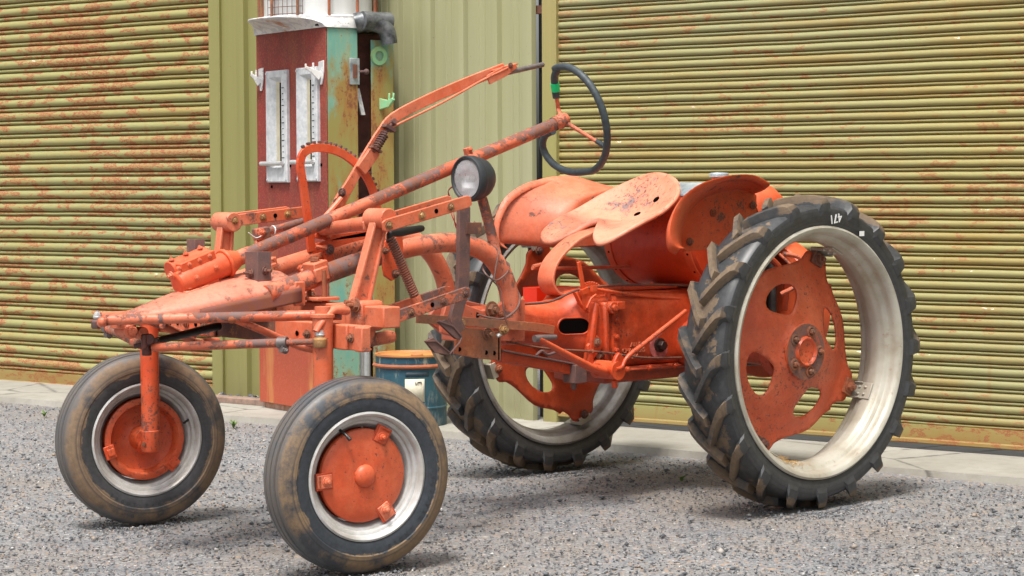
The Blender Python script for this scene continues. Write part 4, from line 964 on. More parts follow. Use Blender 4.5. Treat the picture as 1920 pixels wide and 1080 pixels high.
# cross shaft between the two gang arms
b = MB(); b.tube([ay(700, 417, -.28), ay(655, 423, -.12), ay(606, 430, .08)], [.022, .0195, .0195], 20)
T('cross_shaft', b, 'faded')
b = MB(); b.tube([ay(479, 441, .14), ay(505, 433, .14), ay(570, 415, .14)], [.018, .012, .012], 14); b.box(ay(490, 438, .14), (.05, .026, .036), X=(1, 0, .14)); lr = T('lift_rod', b, 'column', bevel=.003); b = MB(); q = ay(487, 448, .14); b.sweep([q, V((q.x - .01, .135, q.z - .05)), V((q.x + .0, .125, .80))], [.03, .026, .034], .012, (1, 0, 0)); b.bolt(ay(491, 436, .125), (0, -1, 0), .009, .008); T('lift_rod_bracket', b, 'faded', bevel=.002)
b = MB(); b.tube(Y(.122, (466, 436), (480, 446), (492, 441), n=3), .0016, 6); b.cyl(ay(571, 415, .14) , ay(573.5, 414.5, .14), .0125, 14); b.tube([ay(512, 432, .14) + V((0, cos(a) * .0135, sin(a) * .0135)) for a in np.linspace(0, 5.5, 10)], .0022, 6); T('bare_end', b, 'white', lr)
# shank and foot
yS = -.33
b = MB(); b.sweep(smoothpath([ay(869, 388, yS), ay(868, 470, yS), ay(866, 540, yS), ay(858, 575, yS), ay(853, 600, yS), ay(862, 622, yS)], 4), .042, .016, (1, 0, 0)); sh = T('shank', b, 'rustpurple', bevel=.002)
b = MB(); q = ay(886, 428, -.335); b.box(q, (.055, .02, .034)); b.box(q + V((-.026, .01, 0)), (.006, .04, .034)); T('shank_bracket', b, 'rust', sh, bevel=.001)
b = MB()
fx = (ay(866, 640, yS) - ay(842, 600, yS)).normalized(); 
pA = [ay(u, v, -.37) for u, v in ((822, 604), (838, 600), (865, 628), (864, 636), (855, 634))]
b.prism(pA, (0, .008, 0)); b.prism([ay(u, v, -.37) for u, v in ((799, 640), (812, 634), (836, 655), (845, 663), (838, 664), (815, 660))], (0, .008, 0))
b.grid([[ay(u, v, y) for y in (-.375, -.30)] for u, v in ((822, 602), (850, 612), (866, 632), (862, 642), (843, 664))]); b.grid([[ay(u, v, y) for y in (-.375, -.30)] for u, v in ((799, 640), (818, 640), (845, 663))])
T('shank_foot', b, 'rustpurple', sh, solid=.005, bevel=.001)
# lift spring with its rod
s0 = ay(732, 446, -.31); s1 = ay(778, 556, -.33)
b = MB(); b.coil(s0, s1, .0125, .0028, 26); sp = T('lift_spring', b, rusty('spring rust', (.30, .10, .06), (.16, .08, .06), (.4, .15, .1), 60))
b = MB(); b.cyl(s0, s1 + (s1 - s0) * .06, .006, 10); b.cyl(s1, s1 + (s1 - s0).normalized() * .02, .016, 14); T('spring_rod', b, 'faded', sp)
b = MB(); b.tube(smoothpath([s0 + V((0, 0, -.01)), s0 + V((0, 0, .012)), ay(748, 436, -.30), ay(792, 428, -.28)], 5), [.013, .012, .010, .010, .010, .010, .010, .010, .011, .012, .013, .013, .012, .0115, .011, .009], 14); T('spring_hook', b, 'black', sp)
b = MB(); b.prism([ay(u, v, -.20) for u, v in ((722, 452), (755, 440), (757, 470), (750, 505), (746, 520), (735, 527), (722, 518), (719, 500))], (0, .010, 0)); pl = T('lift_crank', b, 'orange', bevel=.002)
b = MB(); b.bolt(ay(741, 513, -.2), (0, -1, 0), .010, .010, 1.5); b.bolt(ay(722, 470, -.2), (0, -1, 0), .008, .008, 1.5); T('crank_bolt', b, 'rust', pl)

# ---- lift quadrant and hand lever
qy = .10
qp = smoothpath(Y(qy, (584, 472), (578, 420), (569, 350), (563, 308), (572, 284), (600, 277), (640, 287), (676, 316), (697, 352), (708, 395), (713, 425)), 5)
b = MB(); b.sweep(qp, .011, .026, (0, 1, 0)); quad = T('lift_quadrant', b, 'orange', bevel=.0015)
b = MB()
ln = [0];
for i in range(1, len(qp)): ln.append(ln[-1] + (qp[i] - qp[i - 1]).length)
s_ = ln[20]; cen = ay(625, 400, qy)
while s_ < ln[-1] - .06:
    i = max(k for k in range(len(ln)) if ln[k] <= s_); t = (s_ - ln[i]) / (ln[i + 1] - ln[i]); p = qp[i].lerp(qp[i + 1], t); d = (qp[i + 1] - qp[i]).normalized(); o = d.cross(V((0, 1, 0)));
    if o.dot(p - cen) < 0: o = -o
    b.box(p + o * .0165, (.0085, .011, .009), X=d, Z=o); s_ += .0185
T('teeth', b, 'rustpurple', quad, bevel=.001)
b = MB(); b.sweep(Y(qy, (584, 468), (640, 452), (700, 440)), .03, .010, (0, 0, 1)); b.sweep(Y(qy, (590, 440), (620, 446), (700, 436)), .02, .010, (0, 0, 1)); T('quadrant_base', b, 'orange', quad, bevel=.002)
ly = .088
b = MB(); b.sweep(Y(ly, (606, 440), (640, 372), (668, 326)), [.055, .040, .030], .010, (1, 0, .3)); b.sweep(smoothpath(Y(ly, (640, 372), (690, 288), (714, 250), (738, 221), (800, 188), (880, 153), (945, 128)), 4), .034, .009, (1, 0, -.8)); lev = T('lift_lever', b, 'faded', bevel=.002)
b = MB(); b.sweep([ay(676, 320, ly - .012), ay(703, 282, ly - .012)], .040, .014, (1, 0, .7)); T('latch_block', b, 'faded', lev, bevel=.002)
b = MB(); b.coil(ay(704, 279, ly - .02), ay(722, 250, ly - .02), .013, .0026, 7); T('latch_spring', b, 'rust', lev)
b = MB(); b.cyl(ay(700, 285, ly - .02), ay(735, 232, ly - .02), .0055, 10); b.box(ay(729, 240, ly - .02), (.04, .025, .012), X=(1, 0, -.5), Z=(.5, 0, 1)); b.box(ay(704, 280, ly - .02), (.04, .025, .008), X=(1, 0, -.5), Z=(.5, 0, 1)); b.cyl(ay(733, 232, ly - .01), ay(741, 227, ly - .03), .010, 10); T('latch_pin', b, 'rust', lev, bevel=.001)
b = MB(); b.tube(smoothpath(Y(ly - .018, (730, 242), (748, 232), (830, 192), (905, 150), (938, 134), (952, 127)), 4), .0036, 8); T('latch_rod', b, 'faded', lev)
b = MB(); b.sweep(Y(ly - .016, (915, 150), (945, 134), (968, 124)), [.03, .034, .012], .006, (1, 0, -.9)); b.sweep(Y(ly + .012, (915, 150), (945, 134), (968, 124)), [.03, .034, .012], .006, (1, 0, -.9)); b.sweep(Y(ly - .002, (920, 133), (966, 120)), .03, .005, (0, 1, 0)); T('grip_lever', b, 'faded', lev, bevel=.001)
b = MB(); b.cyl(ay(948, 137, ly), ay(1018, 121, ly), .0085, 14); T('lever_handle', b, 'steel', lev)
b = MB(); b.bolt(ay(641, 361, ly - .006), (0, -1, 0), .010, .009); b.bolt(ay(631, 378, ly - .006), (0, -1, 0), .008, .008); b.bolt(ay(617, 402, ly - .008), (0, -1, 0), .011, .01); b.bolt(ay(957, 123, ly - .018), (0, -1, 0), .007, .006); T('lever_bolt', b, 'rust', lev)
b = MB(); b.tube(Y(.05, (598, 420), (625, 390), (640, 372), n=4), .009, 10); T('lever_brace', b, 'faded', lev)

# ---- rusty bar, plate and bracket in front of the transmission
b = MB(); b.sweep(smoothpath(Y(-.165, (781, 597), (840, 601), (900, 605), (960, 610), (1000, 613), (1038, 619)), 3), .028, .008, (0, 0, 1)); hb = T('drawbar_strap', b, 'rustplate', bevel=.001)
b = MB()
for u, v, m_ in ((863, 606, 1), (944, 618, 0)): b.bolt(ay(u, v, -.17), (0, -1, 0), .013, .012)
T('strap_bolt', b, 'boltgold', hb)
b = MB(); b.prism([ay(u, v, -.145) for u, v in ((858, 612), (937, 622), (937, 676), (900, 673), (853, 664))], (0, .010, 0)); hp = T('hitch_plate', b, 'rustplate', bevel=.001)
b = MB(); b.prism([ay(u, v, -.145) for u, v in ((934, 622), (939, 622), (939, 676), (934, 676))], (0, .06, 0)); b.bolt(ay(914, 626, -.147), (0, -1, 0), .014, .014, .8); T('plate_edge', b, 'rustplate', hp)
b = MB()
for u, v in ((861, 655), (911, 661), (926, 662)): b.mark(); b.cyl(ay(u, v, -.1455), ay(u, v, -.1462), .007, 14)
T('plate_hole', b, 'dark', hp)
b = MB(); b.cyl(ay(932, 630, -.16), ay(942, 624, -.165), .006, 8); T('white_wire_end', b, 'white', hp)
b = MB(); b.prism([ay(u, v, -.125) for u, v in ((829, 600), (838, 566), (856, 560), (876, 572), (905, 582), (930, 576), (950, 562), (985, 560), (985, 640), (880, 640), (829, 625))], (0, .018, 0)); b.prism([ay(u, v, .11) for u, v in ((800, 600), (830, 560), (860, 560), (930, 576), (985, 560), (985, 640), (880, 640), (829, 625))], (0, .018, 0)); b.box(V((.86, 0, .60)), (.05, .22, .10)); cb_ = T('frame_bracket', b, paint('dull bracket paint', (.55, .09, .035), (.6, .2, .12), .6, .5, .4), bevel=.003)
b = MB(); b.bolt(ay(922, 580, -.127), (0, -1, 0), .019, .018, .6); b.bolt(ay(940, 590, -.127), (0, -1, 0), .008, .008); T('bracket_bolt', b, 'rustplate', cb_)
b = MB(); b.cyl(ay(894, 591, -.1255), ay(894, 591, -.1262), .009, 14); T('bracket_hole', b, 'dark', cb_)

# ---- transmission housing
def loft(mb, secs, n=40):
    rows = []
    for x, hy, hz, zc, e in secs:
        r = []
        for k in range(n):
            a = 2 * PI * (k + .5) / n; c, s = cos(a), sin(a); m = (abs(c) ** e + abs(s) ** e) ** (-1 / e); r.append(V((x, hy * c * m, zc + hz * s * m)))
        rows.append(r)
    o = len(mb.v); mb.grid(rows, cu=True); mb.f.append([o + k for k in range(n)]); mb.f.append([o + (len(rows) - 1) * n + k for k in range(n)][::-1])
b = MB(); ZT = .615
loft(b, [(.84, .050, .050, .597, 2), (.88, .064, .064, .597, 2), (1.00, .066, .066, .597, 2), (1.11, .069, .067, .596, 2), (1.18, .076, .073, .592, 2.1), (1.215, .086, .084, .588, 2.3), (1.235, .096, .098, .584, 2.6), (1.25, .102, .116, .578, 2.8), (1.285, .114, .125, .574, 3.4), (1.35, .120, .128, .566, 4), (1.362, .120, .128, .566, 4), (1.365, .131, .139, .566, 5), (1.385, .131, .139, .566, 5), (1.388, .126, .133, .562, 5), (1.55, .128, .132, .560, 5), (1.66, .132, .133, .556, 5), (1.78, .138, .136, .552, 5), (1.90, .13, .136, .552, 5)])
from mathutils.bvhtree import BVHTree
bvh = BVHTree.FromPolygons([tuple(p) for p in b.v], b.f)
def surf(x, z, o=0.):
    h = bvh.ray_cast(V((x, -1, z)), V((0, 1, 0))); return V((x, (h[0].y if h[0] else -.1) - o, z))
gb = T('transmission', b, 'casting', ang=32)
b = MB(); b.prism([V((x, -.131, z)) for x, z in ((1.245, .44), (1.275, .44), (1.305, .655), (1.285, .665))], (0, .03, 0)); b.prism([V((x, -.134, z)) for x, z in ((1.33, .44), (1.35, .44), (1.345, .66), (1.32, .66))], (0, .03, 0)); T('casting_rib', b, 'casting', gb, bevel=.008)
b = MB(); q = ay(1147, 577, -.135); b.cyl(q + V((0, .02, 0)), q + V((0, -.012, 0)), .020, 20); b.bolt(q + V((0, -.012, 0)), (0, -1, 0), .012, .01, 0, False); b.box(q + V((.03, .0, .006)), (.035, .03, .026)); T('casting_boss', b, 'casting', gb, bevel=.003)
b = MB(); q = ay(1236, 647, -.128); b.cyl(q + V((0, .01, 0)), q + V((0, -.008, 0)), .024, 22); b.bolt(q + V((0, -.008, 0)), (0, -1, 0), .016, .018, 0, False); T('drain_plug', b, plain('oily plug', (.05, .03, .025), .35, .3, .5, 40), gb)
b = MB(); b.lathe([(.024, .0), (.040, .001), (.046, .0)], q + V((0, -.0005, 0)), (0, -1, 0), 24); T('worn_patch', b, plain('pinkish worn paint', (.62, .16, .14), .6, 0, .5, 60), gb)
b = MB()
for z in (.455, .50, .545, .60, .65): b.bolt(V((1.377, -.131, z)), (0, -1, 0), .0085, .008, .4)
for x in (1.42, 1.52, 1.64, 1.76): b.bolt(V((x, -.139, .436)), (0, -1, 0), .008, .007, .4)
for x in (1.45, 1.6): b.bolt(V((x, -.07, .701)), (0, 0, 1), .010, .009, .5)
T('housing_bolt', b, 'casting', gb)
b = MB(); b.tube(smoothpath([V((.98, -.06, .665)), V((1.12, -.085, .668)), V((1.25, -.10, .705)), V((1.45, -.11, .712)), V((1.75, -.12, .70))], 6), .004, 8); b.tube(smoothpath([V((.95, -.075, .55)), V((1.1, -.10, .52)), V((1.3, -.135, .50)), V((1.5, -.14, .47)), V((1.72, -.15, .46))], 6), .0035, 8); T('oil_line', b, 'rust')
# inspection opening
b = MB(); q = ay(1070, 611, -.078); pts = []
for k in range(28):
    a = 2 * PI * k / 28; x = cos(a) * .031; z = sin(a) * .031; x += .020 if x > 0 else -.020; pts.append((x, z * .80))
fl = lambda x, z, o: surf(q.x + x, q.z + z, o)
b.grid([[fl(x, z, -.02) for x, z in pts], [fl(x, z, .0025) for x, z in pts], [fl(x * 1.08, z * 1.12, .004) for x, z in pts], [fl(x * 1.13, z * 1.2, -.001) for x, z in pts]], cu=True); T('opening_rim', b, 'casting', gb)
b = MB(); b.add([fl(x, z, .0018) for x, z in pts], [list(range(28))]); T('inspection_opening', b, 'dark', gb)
# cast lettering
def side_text(s, u, v, y, size, par, mat='casting'):
    q = ay(u, v, y); Tm = Matrix(((1, 0, 0, q.x), (0, 0, -1, q.y), (0, 1, 0, q.z), (0, 0, 0, 1))); T('cast_lettering', text_mesh(s, size, Tm, .0025), mat, par)
side_text('ALLIS', 1192, 646, -.1285, .021, gb, 'faded'); side_text('CHALMERS', 1188, 657, -.1285, .021, gb, 'faded'); side_text('7264', 1188, 668, -.1285, .021, gb, 'faded')
b = MB(); b.prism([ay(u, v, -.128) for u, v in ((1102, 648), (1120, 628), (1130, 640), (1128, 655), (1110, 678), (1103, 668))], (0, .012, 0)); sp_ = T('side_cover', b, 'orange', gb, bevel=.003)
b = MB(); b.bolt(ay(1119, 642, -.129), (0, -1, 0), .012, .010, .3); b.cyl(ay(1109, 658, -.1285), ay(1109, 658, -.131), .008, 14); b.cyl(ay(1130, 664, -.12), ay(1122, 668, -.13), .009, 10); T('cover_bolt', b, 'bolt', sp_)
b = MB(); b.box(V((1.62, 0, .418)), (.58, .25, .05)); b.box(V((1.62, 0, .432)), (.60, .278, .012)); T('belly_pan', b, paint('oily belly paint', (.40, .05, .015), (.5, .1, .04), .3, .6, .9), gb, bevel=.006)
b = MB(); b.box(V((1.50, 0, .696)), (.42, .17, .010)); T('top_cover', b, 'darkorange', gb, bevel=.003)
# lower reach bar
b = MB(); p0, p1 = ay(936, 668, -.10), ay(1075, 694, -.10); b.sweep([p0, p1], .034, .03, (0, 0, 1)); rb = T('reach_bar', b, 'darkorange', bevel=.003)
b = MB(); b.sweep([p0 + V((0, -.004, .019)), p1 + V((0, -.004, .019))], .006, .045, (0, 0, 1)); b.tube(smoothpath(Y(-.12, (1005, 667), (1016, 658), (1026, 665), (1040, 661), (1047, 655)), 4), .005, 8); q = ay(1078, 700, -.11); b.box(q, (.05, .06, .06)); b.bolt(q + V((-.005, -.0, -.03)), (0, 0, -1), .010, .02); T('bar_flange', b, 'rustpurple', rb, bevel=.002)
# pedal
b = MB(); b.tube([ay(1010, 635, -.20), ay(1050, 658, -.20), ay(1105, 688, -.20), ay(1128, 695, -.20)], [.013, .017, .022, .026], 16, sq=(1, .6)); q = ay(1146, 694, -.19); b.cyl(q + V((0, .07, 0)), q + V((0, -.035, 0)), .030, 24)
b.tube([q + V((-.06, 0, .006)), q], [.026, .030], 16, sq=(1, .8)); pe = T('pedal', b, 'orange', ang=40)
b = MB(); b.tube(Y(-.20, (1002, 635), (1012, 634), (1042, 632)), [.011, .011, .008], 12); T('pedal_pad', b, 'steel', pe)
b = MB(); b.cyl(q + V((.005, -.01, -.03)), q + V((.005, -.01, -.058)), .010, 10); b.prism([q + V((x, -.03, z)) for x, z in ((-.03, .0), (.035, -.005), (.03, .04), (.01, .06), (-.005, .045))], (0, .016, 0)); T('pedal_lug', b, 'casting', pe, bevel=.004)
b = MB(); b.tube(smoothpath(Y(-.225, (1155, 692), (1166, 688), (1178, 668), (1220, 635), (1286, 583)), 4), [.0065] * 8 + [.0078] * 9, 10); T('pedal_rod', b, 'orange', pe)
# throttle quadrant and its lever
b = MB(); q = ay(1108, 562, -.09); pts = [(cos(a), sin(a)) for a in np.linspace(R(-12), R(168), 20)]
b.prism([q + V((c * .062, 0, s * .055 - .002)) for c, s in pts], (0, .006, 0)); 
for a in np.linspace(R(5), R(150), 16): b.box(q + V((cos(a) * .064, .003, sin(a) * .057)), (.006, .006, .006), X=(cos(a), 0, sin(a)), Z=(-sin(a), 0, cos(a)))
b.sweep([ay(1078, 548, -.10), ay(1088, 570, -.11), ay(1103, 585, -.12)], .018, .007, (0, 1, 0)); hq = T('throttle_quadrant', b, 'orange', bevel=.0008)
b = MB(); b.sweep(Y(-.125, (1085, 491), (1091, 525), (1099, 580)), [.014, .016, .018], .007, (1, 0, 0)); b.box(ay(1096, 546, -.127), (.03, .012, .02), X=(1, 0, .3)); b.tube(Y(-.13, (1100, 578), (1108, 560), (1118, 552)), .004, 8); T('throttle_lever', b, 'orange', hq, bevel=.002)
b = MB(); b.tube(smoothpath([ay(1110, 541, -.12), ay(1122, 543, -.12), ay(1200, 554, -.12), ay(1285, 561, -.12)], 3), .0055, 10); b.box(ay(1113, 541, -.12), (.02, .014, .018)); T('throttle_rod', b, 'orange', hq)
b = MB(); b.tube(Y(.12, (1000, 501), (1020, 496)), .009, 10); b.tube(Y(.12, (998, 503), (1060, 503), (1180, 500)), .0065, 10); T('far_rod', b, 'faded')
b = MB(); b.box(ay(1028, 573, .20), (.165, .07, .128)); T('tool_box', b, 'newred', label='bright freshly painted red box')

# ---- seat
half = [(1.425, 0, .924), (1.398, .022, .914), (1.350, .055, .884), (1.318, .105, .860), (1.316, .150, .864), (1.345, .188, .888), (1.420, .208, .925), (1.520, .206, .962), (1.610, .180, 1.010), (1.668, .120, 1.050), (1.690, .055, 1.074), (1.696, 0, 1.08)]
loop = [V(p) for p in half] + [V((p[0], -p[1], p[2])) for p in half[1:-1][::-1]]
loop = smoothpath(loop, 4, True); cbt = V((1.525, 0, .918)); b = MB(); rows = []
for t in (0.0001, .12, .25, .38, .5, .62, .73, .83, .91, .97, 1.0):
    r = []
    for p in loop:
        h = t ** 2.3; zz = cbt.z + (p.z - cbt.z) * (.35 * t + .65 * h); 
        zz += .012 * math.exp(-((p.y * t) / .05) ** 2) * t * (1 if p.x < 1.5 else .25) * (1 - t * .6)
        r.append(V((cbt.x + (p.x - cbt.x) * t, p.y * t, zz)))
    rows.append(r)
rows.append([p + (p - cbt).normalized() * .006 - V((0, 0, .004)) for p in loop]); rows.append([p + (p - cbt).normalized() * .007 - V((0, 0, .014)) for p in loop])
b.grid(rows, cu=True); seat = T('seat', b, 'seatpaint', solid=.004, ang=80)
b = MB()
def seatpt(u, v):
    d = ray(u, v); best = None
    for i in range(len(b_seat.f)):
        f = b_seat.f[i]; c = sum((b_seat.v[k] for k in f), V()) / len(f); w = c - CAM; uu = 960 + FPX * w.dot(rt) / w.dot(fw); vv = 540 - FPX * w.dot(upv) / w.dot(fw); e = (uu - u) ** 2 + (vv - v) ** 2
        nn_ = (b_seat.v[f[1]] - b_seat.v[f[0]]).cross(b_seat.v[f[2]] - b_seat.v[f[0]])
        if e < 60 and (best is None or w.length < best[0]): best = (w.length, c, nn_.normalized())
    return best
b_seat = MB(); b_seat.grid(rows[:11], cu=True)
for u, v in ((1190, 398), (1224, 372), (1090, 372), (1130, 352)):
    s_ = seatpt(u, v)
    if s_:
        n1 = s_[2] if s_[2].dot(CAM - s_[1]) > 0 else -s_[2]; b.mark(); b.lathe([(.0125, 0), (.0125, .0032)], s_[1], n1, 18, capb=True)
if b.v: T('seat_hole', b, 'dark', seat)
b = MB(); b.sweep(smoothpath([V((1.50, 0, .900)), V((1.43, 0, .899))] + Y(0, (1106, 434), (1070, 452), (1036, 487), (1024, 520), (1030, 543), (1045, 553), (1068, 557)), 5), .076, .009, (0, 1, 0)); T('seat_spring', b, 'faded', bevel=.002)

# ---- tank, fenders
TC = V((1.82, 0, .868)); TR = .177
b = MB(); b.lathe([(.0005, -.215), (TR * .6, -.214), (TR * .93, -.208), (TR, -.196), (TR, .196), (TR * .93, .208), (TR * .6, .214), (.0005, .215)], TC, (0, 1, 0), 80); tk = T('fuel_tank', b, 'tankpaint')
for yy in (-.205, .175):
    b = MB(); b.lathe([(TR + .0005, 0), (TR + .004, .001), (TR + .004, .031), (TR + .0005, .032)], TC + V((0, yy, 0)), (0, 1, 0), 80)
    for k in range(9): a = R(150 + k * 9); 
    T('tank_band', b, 'orange', tk)
b = MB()
for k in range(5):
    a = R(155 + k * 22); p = TC + V((cos(a) * (TR + .004), -.189, sin(a) * (TR + .004))); b.mark(); b.cyl(p, p + V((cos(a), 0, sin(a))) * .001, .004, 10)
    p = TC + V((cos(a) * (TR + .004), .190, sin(a) * (TR + .004))); b.mark(); b.cyl(p, p + V((cos(a), 0, sin(a))) * .001, .004, 10)
T('rivet_hole', b, 'dark', tk)
b = MB(); rows = []
for i in range(15):
    a = R(62 + i * 5); rows.append([TC + V((cos(a) * (TR + .003), y, sin(a) * (TR + .003))) for y in np.linspace(-.16, .10, 6)])
b.grid(rows); T('bare_top', b, 'galv', tk, solid=.001, label='bare grey-blue metal top of the tank')
q = ay(1348, 331, -.10); b = MB(); b.tube([V((q.x, q.y, 1.0)), q], .026, 24); ck = T('filler_neck', b, 'orange', tk)
b = MB(); b.lathe([(.026, 0), (.034, .001), (.034, .010), (.029, .015), (.010, .017), (.0005, .017)], q - V((0, 0, .002)), (0, 0, 1), 28); T('filler_cap', b, 'galv', ck)
def fender(sg):
    y0, y1 = sg * .285, sg * .425
    outer = [(1.375, .836), (1.342, .852), (1.333, .892), (1.345, .940), (1.385, .995), (1.460, 1.036), (1.545, 1.057), (1.63, 1.068), (1.72, 1.066), (1.79, 1.040)]
    inner = [(1.535, .824), (1.522, .838), (1.520, .870), (1.528, .905), (1.550, .945), (1.60, .985), (1.665, 1.008), (1.735, 1.020), (1.81, 1.024), (1.87, 1.010)]
    po = smoothpath([V((x, 0, z)) for x, z in outer], 4); pi = smoothpath([V((x, 0, z)) for x, z in inner], 4); b = MB(); rows = []
    cc = V((1.75, 0, .84)); prof = [(-.055, 1.008), (-.045, 1.010), (0, 1), ]
    for t, yy, hh in ((1.0, .02, -.016), (1.03, .006, -.006), (1.02, 0, .002), (.97, 0, .004), (.8, .012, .004), (.55, .045, .002), (.30, .085, 0), (.12, .118, 0), (.03, .136, 0), (-.06, .140, 0)):
        rows.append([V((pi[i].x + (po[i].x - pi[i].x) * t, y1 - sg * yy, pi[i].z + (po[i].z - pi[i].z) * t + hh)) for i in range(len(po))])
    # flat plate continues down from the fillet
    tg = [V((1.88, y0, .828 + .178 * (i / (len(pi) - 1)) ** .8)) for i in range(len(pi))]
    for t in (.25, .5, .75, 1): rows.append([V((p.x + (q.x - p.x) * t, y0, p.z + (q.z - p.z) * t)) for p, q in zip(pi, tg)])
    b.grid(rows)
    o = T('fender', b, 'orange' if sg < 0 else 'faded', solid=.004, ang=60, label='near fender plate with flared lip' if sg < 0 else 'far fender with faded rounded lip')
    k = MB()
    if sg < 0:
        k.bolt(ay(1337, 399, y0 - .004), (0, -1, 0), .010, .010, .5); k.bolt(ay(1293, 453, y0 - .004), (0, -1, 0), .010, .010, .5); k.bolt(V((1.86, y0 - .004, .97)), (0, -1, 0), .010, .010, .5)
    else: k.bolt(V((1.6, y0 + .004, .9)), (0, 1, 0), .010, .010); k.bolt(V((1.7, y0 + .004, .97)), (0, 1, 0), .010, .010)
    T('fender_bolt', k, 'bolt', o)
fender(-1); fender(1)

# ---- engine and rear axle
b = MB(); b.cyl(V((1.744, -.56, .504)), V((1.744, .56, .504)), .052, 28); b.cyl(V((1.744, -.22, .504)), V((1.744, -.12, .504)), .09, 28); b.cyl(V((1.744, .12, .504)), V((1.744, .22, .504)), .09, 28); b.cyl(V((1.744, -.54, .504)), V((1.744, -.50, .504)), .085, 28); b.cyl(V((1.744, .50, .504)), V((1.744, .54, .504)), .085, 28); T('rear_axle', b, 'darkorange', bevel=.003)
b = MB(); b.box(V((2.02, 0, .56)), (.30, .24, .30)); b.box(V((2.05, 0, .74)), (.26, .17, .12)); b.cyl(V((1.96, -.16, .62)), V((1.96, -.09, .62)), .045, 20); b.cyl(V((2.06, -.17, .70)), V((2.06, -.09, .70)), .032, 20); b.box(V((2.0, -.15, .48)), (.10, .08, .12)); b.cyl(V((2.12, -.14, .45)), V((2.12, -.14, .78)), .018, 12)
eng = T('engine', b, 'engine', bevel=.01)
b = MB(); b.cyl(V((2.03, -.16, .47)), V((2.03, -.16, .80)), .022, 14); b.box(V((1.93, -.16, .60)), (.05, .05, .28)); b.tube(smoothpath([V((1.9, -.15, .75)), V((2.0, -.2, .80)), V((2.12, -.2, .72)), V((2.14, -.18, .6))], 5), .012, 8); T('manifold', b, 'darkorange', eng, bevel=.004)
b = MB(); b.tube(smoothpath([V((2.1, -.21, .80)), V((2.16, -.24, .78)), V((2.15, -.24, .70)), V((2.10, -.2, .66))], 5), .008, 8); b.tube(smoothpath([V((2.08, -.21, .80)), V((2.12, -.25, .74)), V((2.17, -.24, .66))], 5), .005, 8); T('fuel_line', b, 'faded', eng)
b = MB(); b.lathe([(.21, -.05), (.245, -.05), (.25, -.045), (.25, .045), (.245, .05), (.20, .05), (.20, .06), (.0005, .06)], V((2.26, 0, .60)), (1, 0, 0), 72); b.lathe([(.0005, -.02), (.20, -.02), (.21, -.05)], V((2.26, 0, .60)), (1, 0, 0), 72); T('flywheel_shroud', b, 'orange', eng, ang=40)
b = MB(); loft(b, [(2.0, .15, .10, .92, 4), (2.05, .165, .12, .93, 4), (2.14, .165, .11, .935, 3.5), (2.21, .14, .08, .93, 3)]); T('engine_cover', b, 'orange', eng)
b = MB(); b.box(V((2.08, .02, .85)), (.22, .22, .10)); T('air_duct', b, 'dark', eng)

